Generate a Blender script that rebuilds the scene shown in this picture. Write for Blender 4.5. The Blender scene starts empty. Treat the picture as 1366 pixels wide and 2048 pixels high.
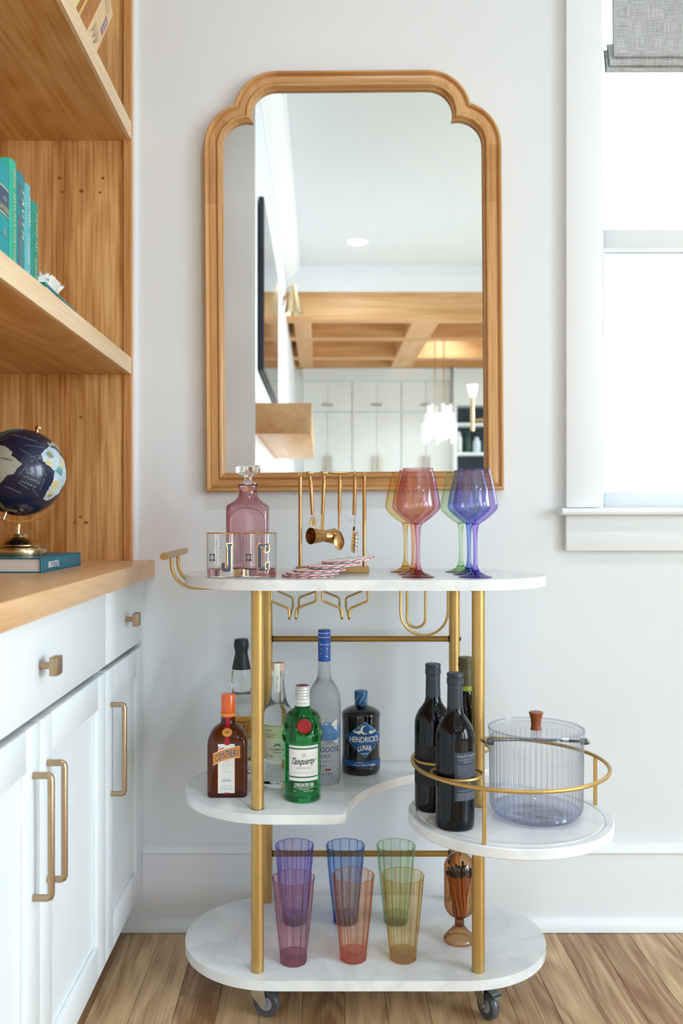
import bpy, bmesh, math, random
from mathutils import Vector, Matrix, Euler

PI = math.pi
random.seed(7)
scene = bpy.context.scene
col = scene.collection

# ------------------------------------------------------------------ camera
CAM_Y, CAM_Z, FPX = -2.114, 0.97, 1800.0
cam_data = bpy.data.cameras.new('camera')
cam = bpy.data.objects.new('camera', cam_data)
col.objects.link(cam)
cam.location = (0, CAM_Y, CAM_Z)
cam.rotation_euler = (PI / 2, 0, 0)
cam_data.sensor_fit = 'HORIZONTAL'
cam_data.sensor_width = 36
cam_data.lens = 36 * FPX / 1366
cam_data.shift_x = 42 / 1366
cam_data.shift_y = 4 / 1366
cam_data.clip_start = 0.02
cam_data.dof.use_dof = True
cam_data.dof.focus_distance = 1.74
cam_data.dof.aperture_fstop = 6.3
scene.camera = cam

# ------------------------------------------------------------------ world, added window lamps, exposure
world = bpy.data.worlds.new('sky')
scene.world = world
world.use_nodes = True
bg = world.node_tree.nodes['Background']
bg.inputs[0].default_value = (0.78, 0.90, 1.0, 1)
bg.inputs[1].default_value = 5.0
scene.view_settings.view_transform = 'Standard'
scene.view_settings.look = 'None'
scene.view_settings.exposure = 0.04
scene.view_settings.gamma = 1.0
scene.view_settings.use_curve_mapping = False
scene.cycles.use_denoising = True
scene.cycles.max_bounces = 10
scene.cycles.diffuse_bounces = 4
scene.cycles.glossy_bounces = 4
scene.cycles.transmission_bounces = 10
scene.cycles.transparent_max_bounces = 28
scene.cycles.adaptive_threshold = 0.05
scene.cycles.adaptive_min_samples = 16
scene.cycles.caustics_reflective = False
scene.cycles.use_light_tree = False
scene.cycles.sample_clamp_indirect = 6

RIGHT_X = 3.6
ADDED_WINDOWS = [(-2.4, 1.25, 1.4, 2.1, 62), (-4.4, 1.25, 1.4, 2.1, 58), (-6.9, 1.25, 1.4, 2.1, 40)]   # y, z, width, height, watts of each unseen side window added for light
for y, z, w, h, p in ADDED_WINDOWS:
    ld = bpy.data.lights.new('window_daylight', 'AREA')  # added area lamp standing in for daylight at an unseen window
    ld.shape = 'RECTANGLE'; ld.size = w; ld.size_y = h; ld.energy = p
    ld.color = (0.745, 0.87, 1.0); ld.spread = math.radians(125)
    lo = bpy.data.objects.new('window_daylight', ld); col.objects.link(lo)
    lo.location = (RIGHT_X + 0.06, y, z)
    lo.rotation_euler = (PI / 2 - math.radians(24), 0, PI / 2)        # lamp aimed inwards and down, off the ceiling
CAN_WATTS = 8

# ------------------------------------------------------------------ helpers
def PX(px, D): return (px - 641) * D / FPX
def PZ(py, D): return CAM_Z - (py - 1028) * D / FPX
def YD(D): return D + CAM_Y

def lin(h):
    h = h.lstrip('#')
    out = []
    for i in (0, 2, 4):
        c = int(h[i:i + 2], 16) / 255
        out.append(c / 12.92 if c <= 0.04045 else ((c + 0.055) / 1.055) ** 2.4)
    return (*out, 1.0)

MATS = {}
def new_mat(name):
    m = bpy.data.materials.new(name); m.use_nodes = True
    nt = m.node_tree
    return m, nt, nt.nodes['Principled BSDF'], nt.nodes['Material Output']

def pm(name, color, rough=0.5, metal=0.0, spec=0.5, coat=0.0, trans=0.0, ior=1.45, var=0.0, vscale=6.0, bump=0.0, bscale=200.0, sheen=0.0):
    """principled material with a little procedural variation"""
    if name in MATS: return MATS[name]
    m, nt, b, o = new_mat(name)
    c = lin(color) if isinstance(color, str) else color
    b.inputs['Base Color'].default_value = c
    b.inputs['Roughness'].default_value = rough
    b.inputs['Metallic'].default_value = metal
    b.inputs['Specular IOR Level'].default_value = spec
    b.inputs['Coat Weight'].default_value = coat
    b.inputs['Transmission Weight'].default_value = trans
    b.inputs['IOR'].default_value = ior
    b.inputs['Sheen Weight'].default_value = sheen
    L = nt.links
    tc = nt.nodes.new('ShaderNodeTexCoord')
    if var > 0:
        n = nt.nodes.new('ShaderNodeTexNoise'); n.inputs['Scale'].default_value = vscale; n.inputs['Detail'].default_value = 4
        L.new(tc.outputs['Object'], n.inputs['Vector'])
        r = nt.nodes.new('ShaderNodeValToRGB')
        r.color_ramp.elements[0].position = 0.3; r.color_ramp.elements[1].position = 0.7
        r.color_ramp.elements[0].color = tuple(x * (1 - var) for x in c[:3]) + (1,)
        r.color_ramp.elements[1].color = tuple(min(1, x * (1 + var)) for x in c[:3]) + (1,)
        L.new(n.outputs['Fac'], r.inputs[0]); L.new(r.outputs[0], b.inputs['Base Color'])
    if bump > 0:
        n2 = nt.nodes.new('ShaderNodeTexNoise'); n2.inputs['Scale'].default_value = bscale
        L.new(tc.outputs['Object'], n2.inputs['Vector'])
        bp = nt.nodes.new('ShaderNodeBump'); bp.inputs['Strength'].default_value = bump; bp.inputs['Distance'].default_value = 0.001
        L.new(n2.outputs['Fac'], bp.inputs['Height']); L.new(bp.outputs[0], b.inputs['Normal'])
    MATS[name] = m
    return m

def wood(name, dark, light, axis='Z', scale=14.0, rough=0.42, cathedral=0.5, rand=0.0, knots=False, fine=1.0, contrast=(0.3, 0.72)):
    """straight oak grain running along one axis: stretched noise, soft cathedral figure, fine pores"""
    if name in MATS: return MATS[name]
    m, nt, b, o = new_mat(name); L = nt.links; N = nt.nodes
    tc = N.new('ShaderNodeTexCoord')
    vec = tc.outputs['Object']
    oi = N.new('ShaderNodeObjectInfo')
    if rand > 0:
        off = N.new('ShaderNodeVectorMath'); off.operation = 'SCALE'; off.inputs[3].default_value = 37.0
        cmb = N.new('ShaderNodeCombineXYZ')
        for i in range(3): L.new(oi.outputs['Random'], cmb.inputs[i])
        L.new(cmb.outputs[0], off.inputs[0])
        ad = N.new('ShaderNodeVectorMath'); L.new(vec, ad.inputs[0]); L.new(off.outputs[0], ad.inputs[1]); vec = ad.outputs[0]
    def mapped(a, c):
        mp = N.new('ShaderNodeMapping'); s = [c, c, c]; s['XYZ'.index(axis)] = a
        mp.inputs['Scale'].default_value = s; L.new(vec, mp.inputs['Vector']); return mp.outputs[0]
    n1 = N.new('ShaderNodeTexNoise'); n1.inputs['Scale'].default_value = 1; n1.inputs['Detail'].default_value = 3; n1.inputs['Distortion'].default_value = 0.6
    L.new(mapped(scale * 0.055, scale), n1.inputs['Vector'])
    n2 = N.new('ShaderNodeTexNoise'); n2.inputs['Scale'].default_value = 1; n2.inputs['Detail'].default_value = 6
    L.new(mapped(scale * 0.45, scale * 17 * fine), n2.inputs['Vector'])
    # cathedral: sine of a smooth stretched field
    n3 = N.new('ShaderNodeTexNoise'); n3.inputs['Scale'].default_value = 1; n3.inputs['Detail'].default_value = 1
    L.new(mapped(scale * 0.10, scale * 0.55), n3.inputs['Vector'])
    mu = N.new('ShaderNodeMath'); mu.operation = 'MULTIPLY'; mu.inputs[1].default_value = 70; L.new(n3.outputs['Fac'], mu.inputs[0])
    si = N.new('ShaderNodeMath'); si.operation = 'SINE'; L.new(mu.outputs[0], si.inputs[0])
    a1 = N.new('ShaderNodeMath'); a1.operation = 'MULTIPLY_ADD'; a1.inputs[1].default_value = 0.10 * cathedral; L.new(si.outputs[0], a1.inputs[0]); L.new(n1.outputs['Fac'], a1.inputs[2])
    a2 = N.new('ShaderNodeMath'); a2.operation = 'MULTIPLY_ADD'; a2.inputs[1].default_value = 0.75; a2.inputs[2].default_value = -0.375; L.new(n2.outputs['Fac'], a2.inputs[0])
    a3 = N.new('ShaderNodeMath'); a3.operation = 'ADD'; L.new(a1.outputs[0], a3.inputs[0]); L.new(a2.outputs[0], a3.inputs[1])
    fac = a3.outputs[0]
    if rand > 0:
        r1 = N.new('ShaderNodeMath'); r1.operation = 'MULTIPLY_ADD'; r1.inputs[1].default_value = rand; r1.inputs[2].default_value = -rand / 2
        L.new(oi.outputs['Random'], r1.inputs[0])
        r2 = N.new('ShaderNodeMath'); r2.operation = 'ADD'; L.new(fac, r2.inputs[0]); L.new(r1.outputs[0], r2.inputs[1]); fac = r2.outputs[0]
    rp = N.new('ShaderNodeValToRGB')
    rp.color_ramp.elements[0].position = contrast[0]; rp.color_ramp.elements[1].position = contrast[1]
    rp.color_ramp.elements[0].color = lin(dark); rp.color_ramp.elements[1].color = lin(light)
    L.new(fac, rp.inputs[0])
    L.new(rp.outputs[0], b.inputs['Base Color'])
    b.inputs['Roughness'].default_value = rough
    bp = N.new('ShaderNodeBump'); bp.inputs['Strength'].default_value = 0.12; bp.inputs['Distance'].default_value = 0.001
    L.new(n2.outputs['Fac'], bp.inputs['Height']); L.new(bp.outputs[0], b.inputs['Normal'])
    MATS[name] = m
    return m

def thin_glass(name, color, ior=1.5, power=1.0, gloss=1.0, rough=0.0):
    """one sheet of tinted glass: absorbs along the slanted path through it, reflects by Fresnel"""
    if name in MATS: return MATS[name]
    m, nt, b, o = new_mat(name); L = nt.links; N = nt.nodes
    N.remove(b)
    c = lin(color)
    lw = N.new('ShaderNodeLayerWeight'); lw.inputs['Blend'].default_value = 0.5
    inv = N.new('ShaderNodeMath'); inv.operation = 'SUBTRACT'; inv.inputs[0].default_value = 1.0; L.new(lw.outputs['Facing'], inv.inputs[1])
    mx = N.new('ShaderNodeMath'); mx.operation = 'MAXIMUM'; mx.inputs[1].default_value = 0.22; L.new(inv.outputs[0], mx.inputs[0])
    ex = N.new('ShaderNodeMath'); ex.operation = 'DIVIDE'; ex.inputs[0].default_value = power; L.new(mx.outputs[0], ex.inputs[1])
    cc = N.new('ShaderNodeCombineColor')
    for i in range(3):
        p = N.new('ShaderNodeMath'); p.operation = 'POWER'; p.inputs[0].default_value = c[i]; L.new(ex.outputs[0], p.inputs[1]); L.new(p.outputs[0], cc.inputs[i])
    tr = N.new('ShaderNodeBsdfTransparent'); L.new(cc.outputs[0], tr.inputs[0])
    gl = N.new('ShaderNodeBsdfGlossy'); gl.inputs['Roughness'].default_value = rough
    # Schlick reflectance of the sheet (the same from both sides)
    f5 = N.new('ShaderNodeMath'); f5.operation = 'POWER'; f5.inputs[1].default_value = 4.5; L.new(lw.outputs['Facing'], f5.inputs[0])
    fm = N.new('ShaderNodeMath'); fm.operation = 'MULTIPLY_ADD'; fm.inputs[1].default_value = 0.8; fm.inputs[2].default_value = 0.06 * gloss; fm.use_clamp = True; L.new(f5.outputs[0], fm.inputs[0])
    mix = N.new('ShaderNodeMixShader'); L.new(fm.outputs[0], mix.inputs[0]); L.new(tr.outputs[0], mix.inputs[1]); L.new(gl.outputs[0], mix.inputs[2])
    L.new(mix.outputs[0], o.inputs['Surface'])
    MATS[name] = m
    return m

def emit(name, color, strength):
    if name in MATS: return MATS[name]
    m, nt, b, o = new_mat(name)
    b.inputs['Base Color'].default_value = lin(color)
    b.inputs['Emission Color'].default_value = lin(color); b.inputs['Emission Strength'].default_value = strength
    m.cycles.emission_sampling = 'NONE'
    MATS[name] = m
    return m

def marble(name, base='#eff0ef', vein='#e3e5e5'):
    m, nt, b, o = new_mat(name); L = nt.links; N = nt.nodes
    tc = N.new('ShaderNodeTexCoord')
    n1 = N.new('ShaderNodeTexNoise'); n1.inputs['Scale'].default_value = 5; n1.inputs['Detail'].default_value = 8; n1.inputs['Distortion'].default_value = 1.6
    L.new(tc.outputs['Object'], n1.inputs['Vector'])
    r = N.new('ShaderNodeValToRGB'); e = r.color_ramp.elements
    e[0].position = 0.40; e[0].color = lin(base); e[1].position = 0.60; e[1].color = lin(base)
    k = e.new(0.5); k.color = lin(vein)
    L.new(n1.outputs['Fac'], r.inputs[0])
    n2 = N.new('ShaderNodeTexNoise'); n2.inputs['Scale'].default_value = 18; n2.inputs['Detail'].default_value = 5
    L.new(tc.outputs['Object'], n2.inputs['Vector'])
    r2 = N.new('ShaderNodeValToRGB'); r2.color_ramp.elements[0].position = 0.3; r2.color_ramp.elements[0].color = (0.9, 0.9, 0.9, 1); r2.color_ramp.elements[1].position = 0.6
    L.new(n2.outputs['Fac'], r2.inputs[0])
    mx = N.new('ShaderNodeMixRGB'); mx.blend_type = 'MULTIPLY'; mx.inputs[0].default_value = 0.6
    L.new(r.outputs[0], mx.inputs[1]); L.new(r2.outputs[0], mx.inputs[2]); L.new(mx.outputs[0], b.inputs['Base Color'])
    b.inputs['Roughness'].default_value = 0.22
    MATS[name] = m
    return m

# ---------------- meshes
class MB:
    def __init__(s): s.bm = bmesh.new()
    def _faces(s, vs, fs):
        bv = [s.bm.verts.new(v) for v in vs]
        for f in fs:
            try: s.bm.faces.new([bv[i] for i in f])
            except ValueError: pass
        return bv
    def box(s, x0, x1, y0, y1, z0, z1, bev=0.0, seg=2):
        if x0 > x1: x0, x1 = x1, x0
        if y0 > y1: y0, y1 = y1, y0
        if z0 > z1: z0, z1 = z1, z0
        vs = [(x0, y0, z0), (x1, y0, z0), (x1, y1, z0), (x0, y1, z0), (x0, y0, z1), (x1, y0, z1), (x1, y1, z1), (x0, y1, z1)]
        fs = [(3, 2, 1, 0), (4, 5, 6, 7), (0, 1, 5, 4), (1, 2, 6, 5), (2, 3, 7, 6), (3, 0, 4, 7)]
        bv = s._faces(vs, fs)
        if bev > 0:
            es = set(e for v in bv for e in v.link_edges)
            bmesh.ops.bevel(s.bm, geom=list(es), offset=bev, segments=seg, affect='EDGES', profile=0.5)
        return s
    def hexa(s, c8):
        s._faces(c8, [(3, 2, 1, 0), (4, 5, 6, 7), (0, 1, 5, 4), (1, 2, 6, 5), (2, 3, 7, 6), (3, 0, 4, 7)]); return s
    def lathe(s, prof, c=(0, 0, 0), seg=40, mod=None, M=None):
        rings = []
        for r, z in prof:
            if r <= 1e-6:
                rings.append([(c[0], c[1], c[2] + z)])
            else:
                rr = []
                for i in range(seg):
                    a = 2 * PI * i / seg
                    k = mod(a, r, z) if mod else 1.0
                    rr.append((c[0] + r * k * math.cos(a), c[1] + r * k * math.sin(a), c[2] + z))
                rings.append(rr)
        if M is not None: rings = [[tuple(M @ Vector(p)) for p in rr] for rr in rings]
        bvs = [[s.bm.verts.new(p) for p in rr] for rr in rings]
        for a, b in zip(bvs[:-1], bvs[1:]):
            if len(a) == 1 and len(b) == 1: continue
            for i in range(seg):
                j = (i + 1) % seg
                if len(a) == 1: f = [a[0], b[j], b[i]]
                elif len(b) == 1: f = [a[i], a[j], b[0]]
                else: f = [a[i], a[j], b[j], b[i]]
                try: s.bm.faces.new(f)
                except ValueError: pass
        return s
    def tube(s, pts, r, n=10, closed=False, caps=True):
        pts = [Vector(p) for p in pts]
        N = len(pts)
        rings = []
        prev = None
        for i in range(N):
            if closed: t = (pts[(i + 1) % N] - pts[i - 1])
            else: t = pts[min(i + 1, N - 1)] - pts[max(i - 1, 0)]
            t.normalize()
            if prev is None:
                up = Vector((0, 0, 1)) if abs(t.z) < 0.9 else Vector((1, 0, 0))
                u = t.cross(up).normalized()
            else:
                u = prev - t * prev.dot(t)
                u.normalize()
            v = t.cross(u); prev = u
            rad = r[i] if isinstance(r, (list, tuple)) else r
            rings.append([s.bm.verts.new(pts[i] + (u * math.cos(2 * PI * k / n) + v * math.sin(2 * PI * k / n)) * rad) for k in range(n)])
        pairs = list(zip(rings[:-1], rings[1:]))
        if closed: pairs.append((rings[-1], rings[0]))
        for a, b in pairs:
            for k in range(n):
                s.bm.faces.new([a[k], a[(k + 1) % n], b[(k + 1) % n], b[k]])
        if caps and not closed:
            s.bm.faces.new(rings[0][::-1]); s.bm.faces.new(rings[-1])
        return s
    def loft(s, secs, cap0=True, cap1=True):
        rings = [[s.bm.verts.new(p) for p in sec] for sec in secs]
        n = len(rings[0])
        for a, b in zip(rings[:-1], rings[1:]):
            for k in range(n):
                s.bm.faces.new([a[k], a[(k + 1) % n], b[(k + 1) % n], b[k]])
        if cap0: s.bm.faces.new(rings[0][::-1])
        if cap1: s.bm.faces.new(rings[-1])
        return s
    def prism(s, outline, z0, z1, bev=0.0, seg=3):
        n = len(outline)
        b0 = [s.bm.verts.new((x, y, z0)) for x, y in outline]
        b1 = [s.bm.verts.new((x, y, z1)) for x, y in outline]
        f0 = s.bm.faces.new(b0[::-1]); f1 = s.bm.faces.new(b1)
        for k in range(n): s.bm.faces.new([b0[k], b0[(k + 1) % n], b1[(k + 1) % n], b1[k]])
        if bev > 0:
            es = list(f0.edges) + list(f1.edges)
            bmesh.ops.bevel(s.bm, geom=es, offset=bev, segments=seg, affect='EDGES', profile=0.5)
        return s
    def sheet(s, grid):
        rows = [[s.bm.verts.new(p) for p in row] for row in grid]
        for a, b in zip(rows[:-1], rows[1:]):
            for k in range(len(a) - 1):
                s.bm.faces.new([a[k], a[k + 1], b[k + 1], b[k]])
        return s
    def ngon(s, pts):
        s.bm.faces.new([s.bm.verts.new(p) for p in pts]); return s
    def mesh(s, name, fix=True):
        if fix: bmesh.ops.recalc_face_normals(s.bm, faces=s.bm.faces[:])
        me = bpy.data.meshes.new(name); s.bm.to_mesh(me); s.bm.free(); return me
    def build(s, name, mat, parent=None, smooth=True, angle=40, world=False, label=None, fix=True):
        me = s.mesh(name, fix)
        if smooth:
            me.shade_smooth(); me.set_sharp_from_angle(angle=math.radians(angle))
        else: me.shade_flat()
        me.materials.append(mat)
        o = bpy.data.objects.new(name, me); col.objects.link(o)
        if parent is not None:
            o.parent = parent
            if world:
                r = parent
                while r.parent is not None: r = r.parent
                me.transform(root_matrix(r).inverted())
        if label: o['label'] = label
        return o

def root_matrix(r):
    return Matrix.Translation(r.location) @ r.rotation_euler.to_matrix().to_4x4()

def thing(name, label, cat, loc=(0, 0, 0), rot=(0, 0, 0), group=None):
    o = bpy.data.objects.new(name, None); col.objects.link(o)
    o.empty_display_size = 0.05
    o.location = loc; o.rotation_euler = rot if not isinstance(rot, (int, float)) else (0, 0, rot)
    o['label'] = label; o['category'] = cat
    if group: o['group'] = group
    return o

def tag(o, label, cat, group=None):
    o['label'] = label; o['category'] = cat
    if group: o['group'] = group
    return o

def struct(o, label=None, cat=None):
    o['kind'] = 'structure'
    if label: o['label'] = label
    if cat: o['category'] = cat
    return o

def arc(cx, cz, r, a0, a1, n):
    return [(cx + r * math.cos(math.radians(a0 + (a1 - a0) * i / n)), cz + r * math.sin(math.radians(a0 + (a1 - a0) * i / n))) for i in range(n + 1)]

def rrect(hw, hd, rad, n=5):
    rad = min(rad, hw * 0.999, hd * 0.999)
    pts = []
    for cx, cy, a in ((hw - rad, hd - rad, 0), (-hw + rad, hd - rad, 90), (-hw + rad, -hd + rad, 180), (hw - rad, -hd + rad, 270)):
        for i in range(n + 1):
            t = math.radians(a + 90 * i / n); pts.append((cx + rad * math.cos(t), cy + rad * math.sin(t)))
    return pts

# ---------------- lettering and printed patches
def text_geo(s, w, h, offset=0.0, shear=0.0, space=1.0, keep=False):
    cu = bpy.data.curves.new('lettering', 'FONT'); cu.body = s; cu.size = 1; cu.offset = offset; cu.shear = shear; cu.space_character = space
    cu.resolution_u = 3
    ob = bpy.data.objects.new('lettering', cu); col.objects.link(ob)
    dg = bpy.context.evaluated_depsgraph_get()
    me = bpy.data.meshes.new_from_object(ob.evaluated_get(dg))
    vs = [(v.co.x, v.co.y) for v in me.vertices]; fs = [tuple(p.vertices) for p in me.polygons]
    bpy.data.objects.remove(ob); bpy.data.curves.remove(cu); bpy.data.meshes.remove(me)
    x0 = min(v[0] for v in vs); x1 = max(v[0] for v in vs); y0 = min(v[1] for v in vs); y1 = max(v[1] for v in vs)
    sx = w / (x1 - x0) if w else None
    sy = h / (y1 - y0) if h else sx
    if sx is None: sx = sy
    return [((x - (x0 + x1) / 2) * sx, (y - (y0 + y1) / 2) * sy) for x, y in vs], fs

def lettering(parent, s, w, h, mat, fmap, name='lettering', **kw):
    vs, fs = text_geo(s, w, h, **kw)
    me = bpy.data.meshes.new(name)
    me.from_pydata([fmap(x, z) for x, z in vs], [], fs)
    me.materials.append(mat)
    o = bpy.data.objects.new(name, me); col.objects.link(o); o.parent = parent
    return o

def f_front(y, cx, cz, tilt=0.0):
    ct, st = math.cos(tilt), math.sin(tilt)
    return lambda x, z: (cx + x * ct - z * st, y, cz + x * st + z * ct)
def f_cyl(R, cz, a0=0.0):
    return lambda x, z: (R * math.sin(a0 + x / R), -R * math.cos(a0 + x / R), cz + z)
def f_spine(x0, cy, cz):            # on a face looking +X, reading downwards
    return lambda x, z: (x0, cy + z, cz - x)
def f_side(x0, cy, cz):             # on a face looking +X, reading along +Y
    return lambda x, z: (x0, cy + x, cz + z)

def strokes(parent, polys, mat, fmap, name='printed_mark'):
    """flat printed shapes given as polygons in label coordinates"""
    m = MB()
    for p in polys: m.ngon([fmap(x, z) for x, z in p])
    return m.build(name, mat, parent, smooth=False, fix=False)

def band(parent, name, mat, R, a0, a1, z0, z1, n=16, label=None, zf=None):
    """a paper label wrapped round a bottle"""
    m = MB(); g = []
    for k in range(2):
        z = z0 if k == 0 else z1
        row = []
        for i in range(n + 1):
            a = a0 + (a1 - a0) * i / n
            row.append((R * math.sin(a), -R * math.cos(a), z))
        g.append(row)
    m.sheet(g)
    return m.build(name, mat, parent, label=label, fix=False)

def wrap_poly(parent, name, mat, fmap, rows, n=14, label=None):
    """rows: (z, s0, s1) spans in label coordinates, mapped through fmap"""
    m = MB()
    m.sheet([[fmap(s0 + (s1 - s0) * i / n, z) for i in range(n + 1)] for z, s0, s1 in rows])
    return m.build(name, mat, parent, label=label, fix=False)

# ------------------------------------------------------------------ materials shared by many things
M_wall = pm('wall_paint', '#e8ebed', 0.75, var=0.012, vscale=2)
M_ceil = pm('ceiling_paint', '#dde5ea', 0.8, var=0.01)
M_trim = pm('trim_paint', '#f1f4f6', 0.4, var=0.01)
M_cab = pm('cabinet_paint', '#ebf0f1', 0.38, var=0.01)
M_gold = pm('satin_gold', '#c6a162', 0.4, metal=0.78, var=0.05, vscale=30)
M_golddark = pm('antique_gold', '#ab8142', 0.42, metal=0.8, var=0.05, vscale=30)
M_champ = pm('champagne_metal', '#b49a7c', 0.34, metal=0.9, var=0.04, vscale=30)
M_brass = pm('polished_brass', '#cdb48a', 0.2, metal=1.0, var=0.05, vscale=40)
M_toolbrass = pm('brushed_brass', '#c7a06a', 0.3, metal=1.0, var=0.05, vscale=60)
M_steel = pm('bright_steel', '#b9bcbe', 0.25, metal=1.0, var=0.04, vscale=40)
M_marble = marble('white_marble')
M_black = pm('black_plastic', '#1b1e22', 0.45, var=0.05, vscale=40)
M_white = pm('white_print', '#f3f2ee', 0.55, var=0.015, vscale=30)
M_oakV = wood('oak_vertical', '#ad6d30', '#e5b678', 'Z', 12, 0.4, 0.55, contrast=(0.3, 0.7), fine=0.8)
M_oakY = wood('oak_along_shelf', '#c08a4d', '#dcb27a', 'Y', 11, 0.42, 0.9)
M_oaklit = wood('oak_edge_banding', '#d8b58a', '#e8cda8', 'Y', 16, 0.45, 0.2)  # paler oak: light falling on the shelf fronts is put into the colour
M_stile = wood('oak_stile', '#b97b41', '#d6a067', 'Z', 20, 0.42, 0.3)
M_oaktop = wood('oak_countertop', '#cf9b64', '#e3b888', 'Y', 10, 0.3, 0.5)
M_oakX = wood('oak_beam', '#c48d54', '#dfb27c', 'X', 5, 0.45, 0.5)
M_floor = wood('oak_floor', '#8d633c', '#d8b688', 'Y', 16, 0.38, 1.0, rand=0.42, contrast=(0.22, 0.8))
M_frame = wood('frame_wood', '#b88048', '#d8a870', 'Z', 14, 0.36, 0.3, rand=0.28)
M_frameX = wood('frame_wood_cross', '#b88048', '#d8a870', 'X', 14, 0.36, 0.3, rand=0.28)
# ------------------------------------------------------------------ the room
# window opening in the back wall
WX0, WX1, WZ0, WZ1 = 0.656, 1.80, 0.985, 2.66
m = MB()
m.box(-0.85, WX0, 0, 0.16, 0, 3.05); m.box(WX0, WX1, 0, 0.16, 0, WZ0); m.box(WX0, WX1, 0, 0.16, WZ1, 3.05); m.box(WX1, RIGHT_X + 0.15, 0, 0.16, 0, 3.05)
struct(m.build('wall_back', M_wall, smooth=False), 'white painted back wall behind the bar cart', 'wall')
m = MB(); m.box(-0.95, -0.85, -1.91, 0, 0, 3.05)
struct(m.build('wall_alcove', M_wall, smooth=False), 'white wall behind the oak bookcase', 'wall')
m = MB(); m.box(-0.95, -0.29, -8.3, -1.91, 0, 3.05)
struct(m.build('wall_left', M_wall, smooth=False), 'white fireplace wall carrying the television, seen in the mirror', 'wall')
# unseen right wall with three window openings added for light
m = MB(); ys = []
last = 0.0
for y, z, w, h, p in ADDED_WINDOWS:
    m.box(RIGHT_X, RIGHT_X + 0.15, y + w / 2, last, 0, 3.05)
    m.box(RIGHT_X, RIGHT_X + 0.15, y - w / 2, y + w / 2, 0, z - h / 2)
    m.box(RIGHT_X, RIGHT_X + 0.15, y - w / 2, y + w / 2, z + h / 2, 3.05)
    last = y - w / 2
m.box(RIGHT_X, RIGHT_X + 0.15, -8.3, last, 0, 3.05)
struct(m.build('wall_right', M_wall, smooth=False), 'white side wall with tall daylight windows', 'wall')
for i, (y, z, w, h, p) in enumerate(ADDED_WINDOWS):
    m = MB()
    for yy in (y - w / 2, y + w / 2): m.box(RIGHT_X - 0.02, RIGHT_X, yy - 0.045, yy + 0.045, z - h / 2 - 0.05, z + h / 2 + 0.09)
    m.box(RIGHT_X - 0.02, RIGHT_X, y - w / 2 - 0.045, y + w / 2 + 0.045, z + h / 2, z + h / 2 + 0.09)
    m.box(RIGHT_X - 0.05, RIGHT_X, y - w / 2 - 0.07, y + w / 2 + 0.07, z - h / 2 - 0.03, z - h / 2)
    wo = struct(m.build('window_%d' % (i + 2), M_trim, smooth=False), ['white cased side window nearest the cart wall', 'white cased side window in the middle of the room', 'white cased side window of the kitchen'][i], 'window')
    sb_ = MB(); sb_.box(RIGHT_X + 0.09, RIGHT_X + 0.13, y - 0.02, y + 0.02, z - h / 2, z + h / 2); sb_.box(RIGHT_X + 0.09, RIGHT_X + 0.13, y - w / 2, y + w / 2, z - 0.02, z + 0.02)
    sb_.build('sash_bars', M_trim, wo, smooth=False)
    MB().box(RIGHT_X + 0.108, RIGHT_X + 0.112, y - w / 2, y + w / 2, z - h / 2, z + h / 2).build('pane', thin_glass('window_glass', '#fbfdfc', gloss=0.8), wo, smooth=False)
m = MB(); m.box(-0.95, RIGHT_X + 0.15, -8.45, -8.3, 0, 3.05)
struct(m.build('wall_kitchen', M_wall, smooth=False), 'white far kitchen wall seen in the mirror', 'wall')
m = MB(); m.box(-0.95, RIGHT_X + 0.15, -8.45, 0.16, 3.05, 3.15)
struct(m.build('ceiling', M_ceil, smooth=False), 'plain white ceiling reflected in the mirror', 'ceiling')
m = MB(); m.box(-0.95, RIGHT_X + 0.15, -8.45, 0.0, -0.06, -0.012)
floor = struct(m.build('floor', pm('subfloor', '#7a5a3a', 0.8, var=0.05), smooth=False), 'oak strip floor with boards running towards the wall', 'floor')
# floor boards: each near board is a piece, the far rest one joined part
PW = 0.083
rows = range(-7, 17)
rest = MB()
for r in range(-12, 44):
    x0 = -0.036 + r * PW
    if x0 < -0.94 or x0 + PW > RIGHT_X: continue
    y = -0.001
    k = 0
    while y > -8.2:
        ln = random.uniform(0.55, 1.35) if k else random.uniform(0.25, 1.1)
        y1 = max(y - ln, -8.25)
        near = r in rows and y > -2.3
        if near:
            mb = MB().box(x0 + 0.0004, x0 + PW - 0.0004, y1 + 0.0004, y - 0.0004, -0.012, -random.uniform(0.0, 0.0003), 0.0006, 1)
            mb.build('floor_board', M_floor, floor, smooth=False)
        else:
            rest.box(x0 + 0.0006, x0 + PW - 0.0006, y1 + 0.0006, y - 0.0006, -0.012, 0)
        y = y1; k += 1
o = rest.build('floor_boards_beyond', M_floor, floor, smooth=False); o['kind'] = 'stuff'

# baseboard: flat board, proud cap, quarter-round shoe
m = MB(); m.box(-0.4155, RIGHT_X, -0.016, 0.0, 0, 0.185); m.box(-0.49, -0.4155, -0.016, 0.0, 0, 0.0985)
bb = struct(m.build('baseboard_back', M_trim, smooth=False), 'tall white baseboard with a moulded cap along the back wall', 'baseboard')
bead = [(-0.016, 0.176), (-0.020, 0.178), (-0.021, 0.182), (-0.019, 0.187), (-0.012, 0.192), (-0.004, 0.196), (0.0, 0.197), (0.0, 0.176)]
MB().loft([[(-0.4155, y, z) for y, z in bead], [(RIGHT_X, y, z) for y, z in bead]]).build('cap_moulding', M_trim, bb, angle=50)
shoe = [(0.0, 0.0)] + [(-0.016 - 0.016 * math.cos(math.radians(a)), 0.001 + 0.027 * math.sin(math.radians(a))) for a in range(0, 91, 15)] + [(0.0, 0.028)]
MB().loft([[(-0.49, y, z) for y, z in shoe], [(RIGHT_X, y, z) for y, z in shoe]]).build('shoe_moulding', M_trim, bb, angle=50)

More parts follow.
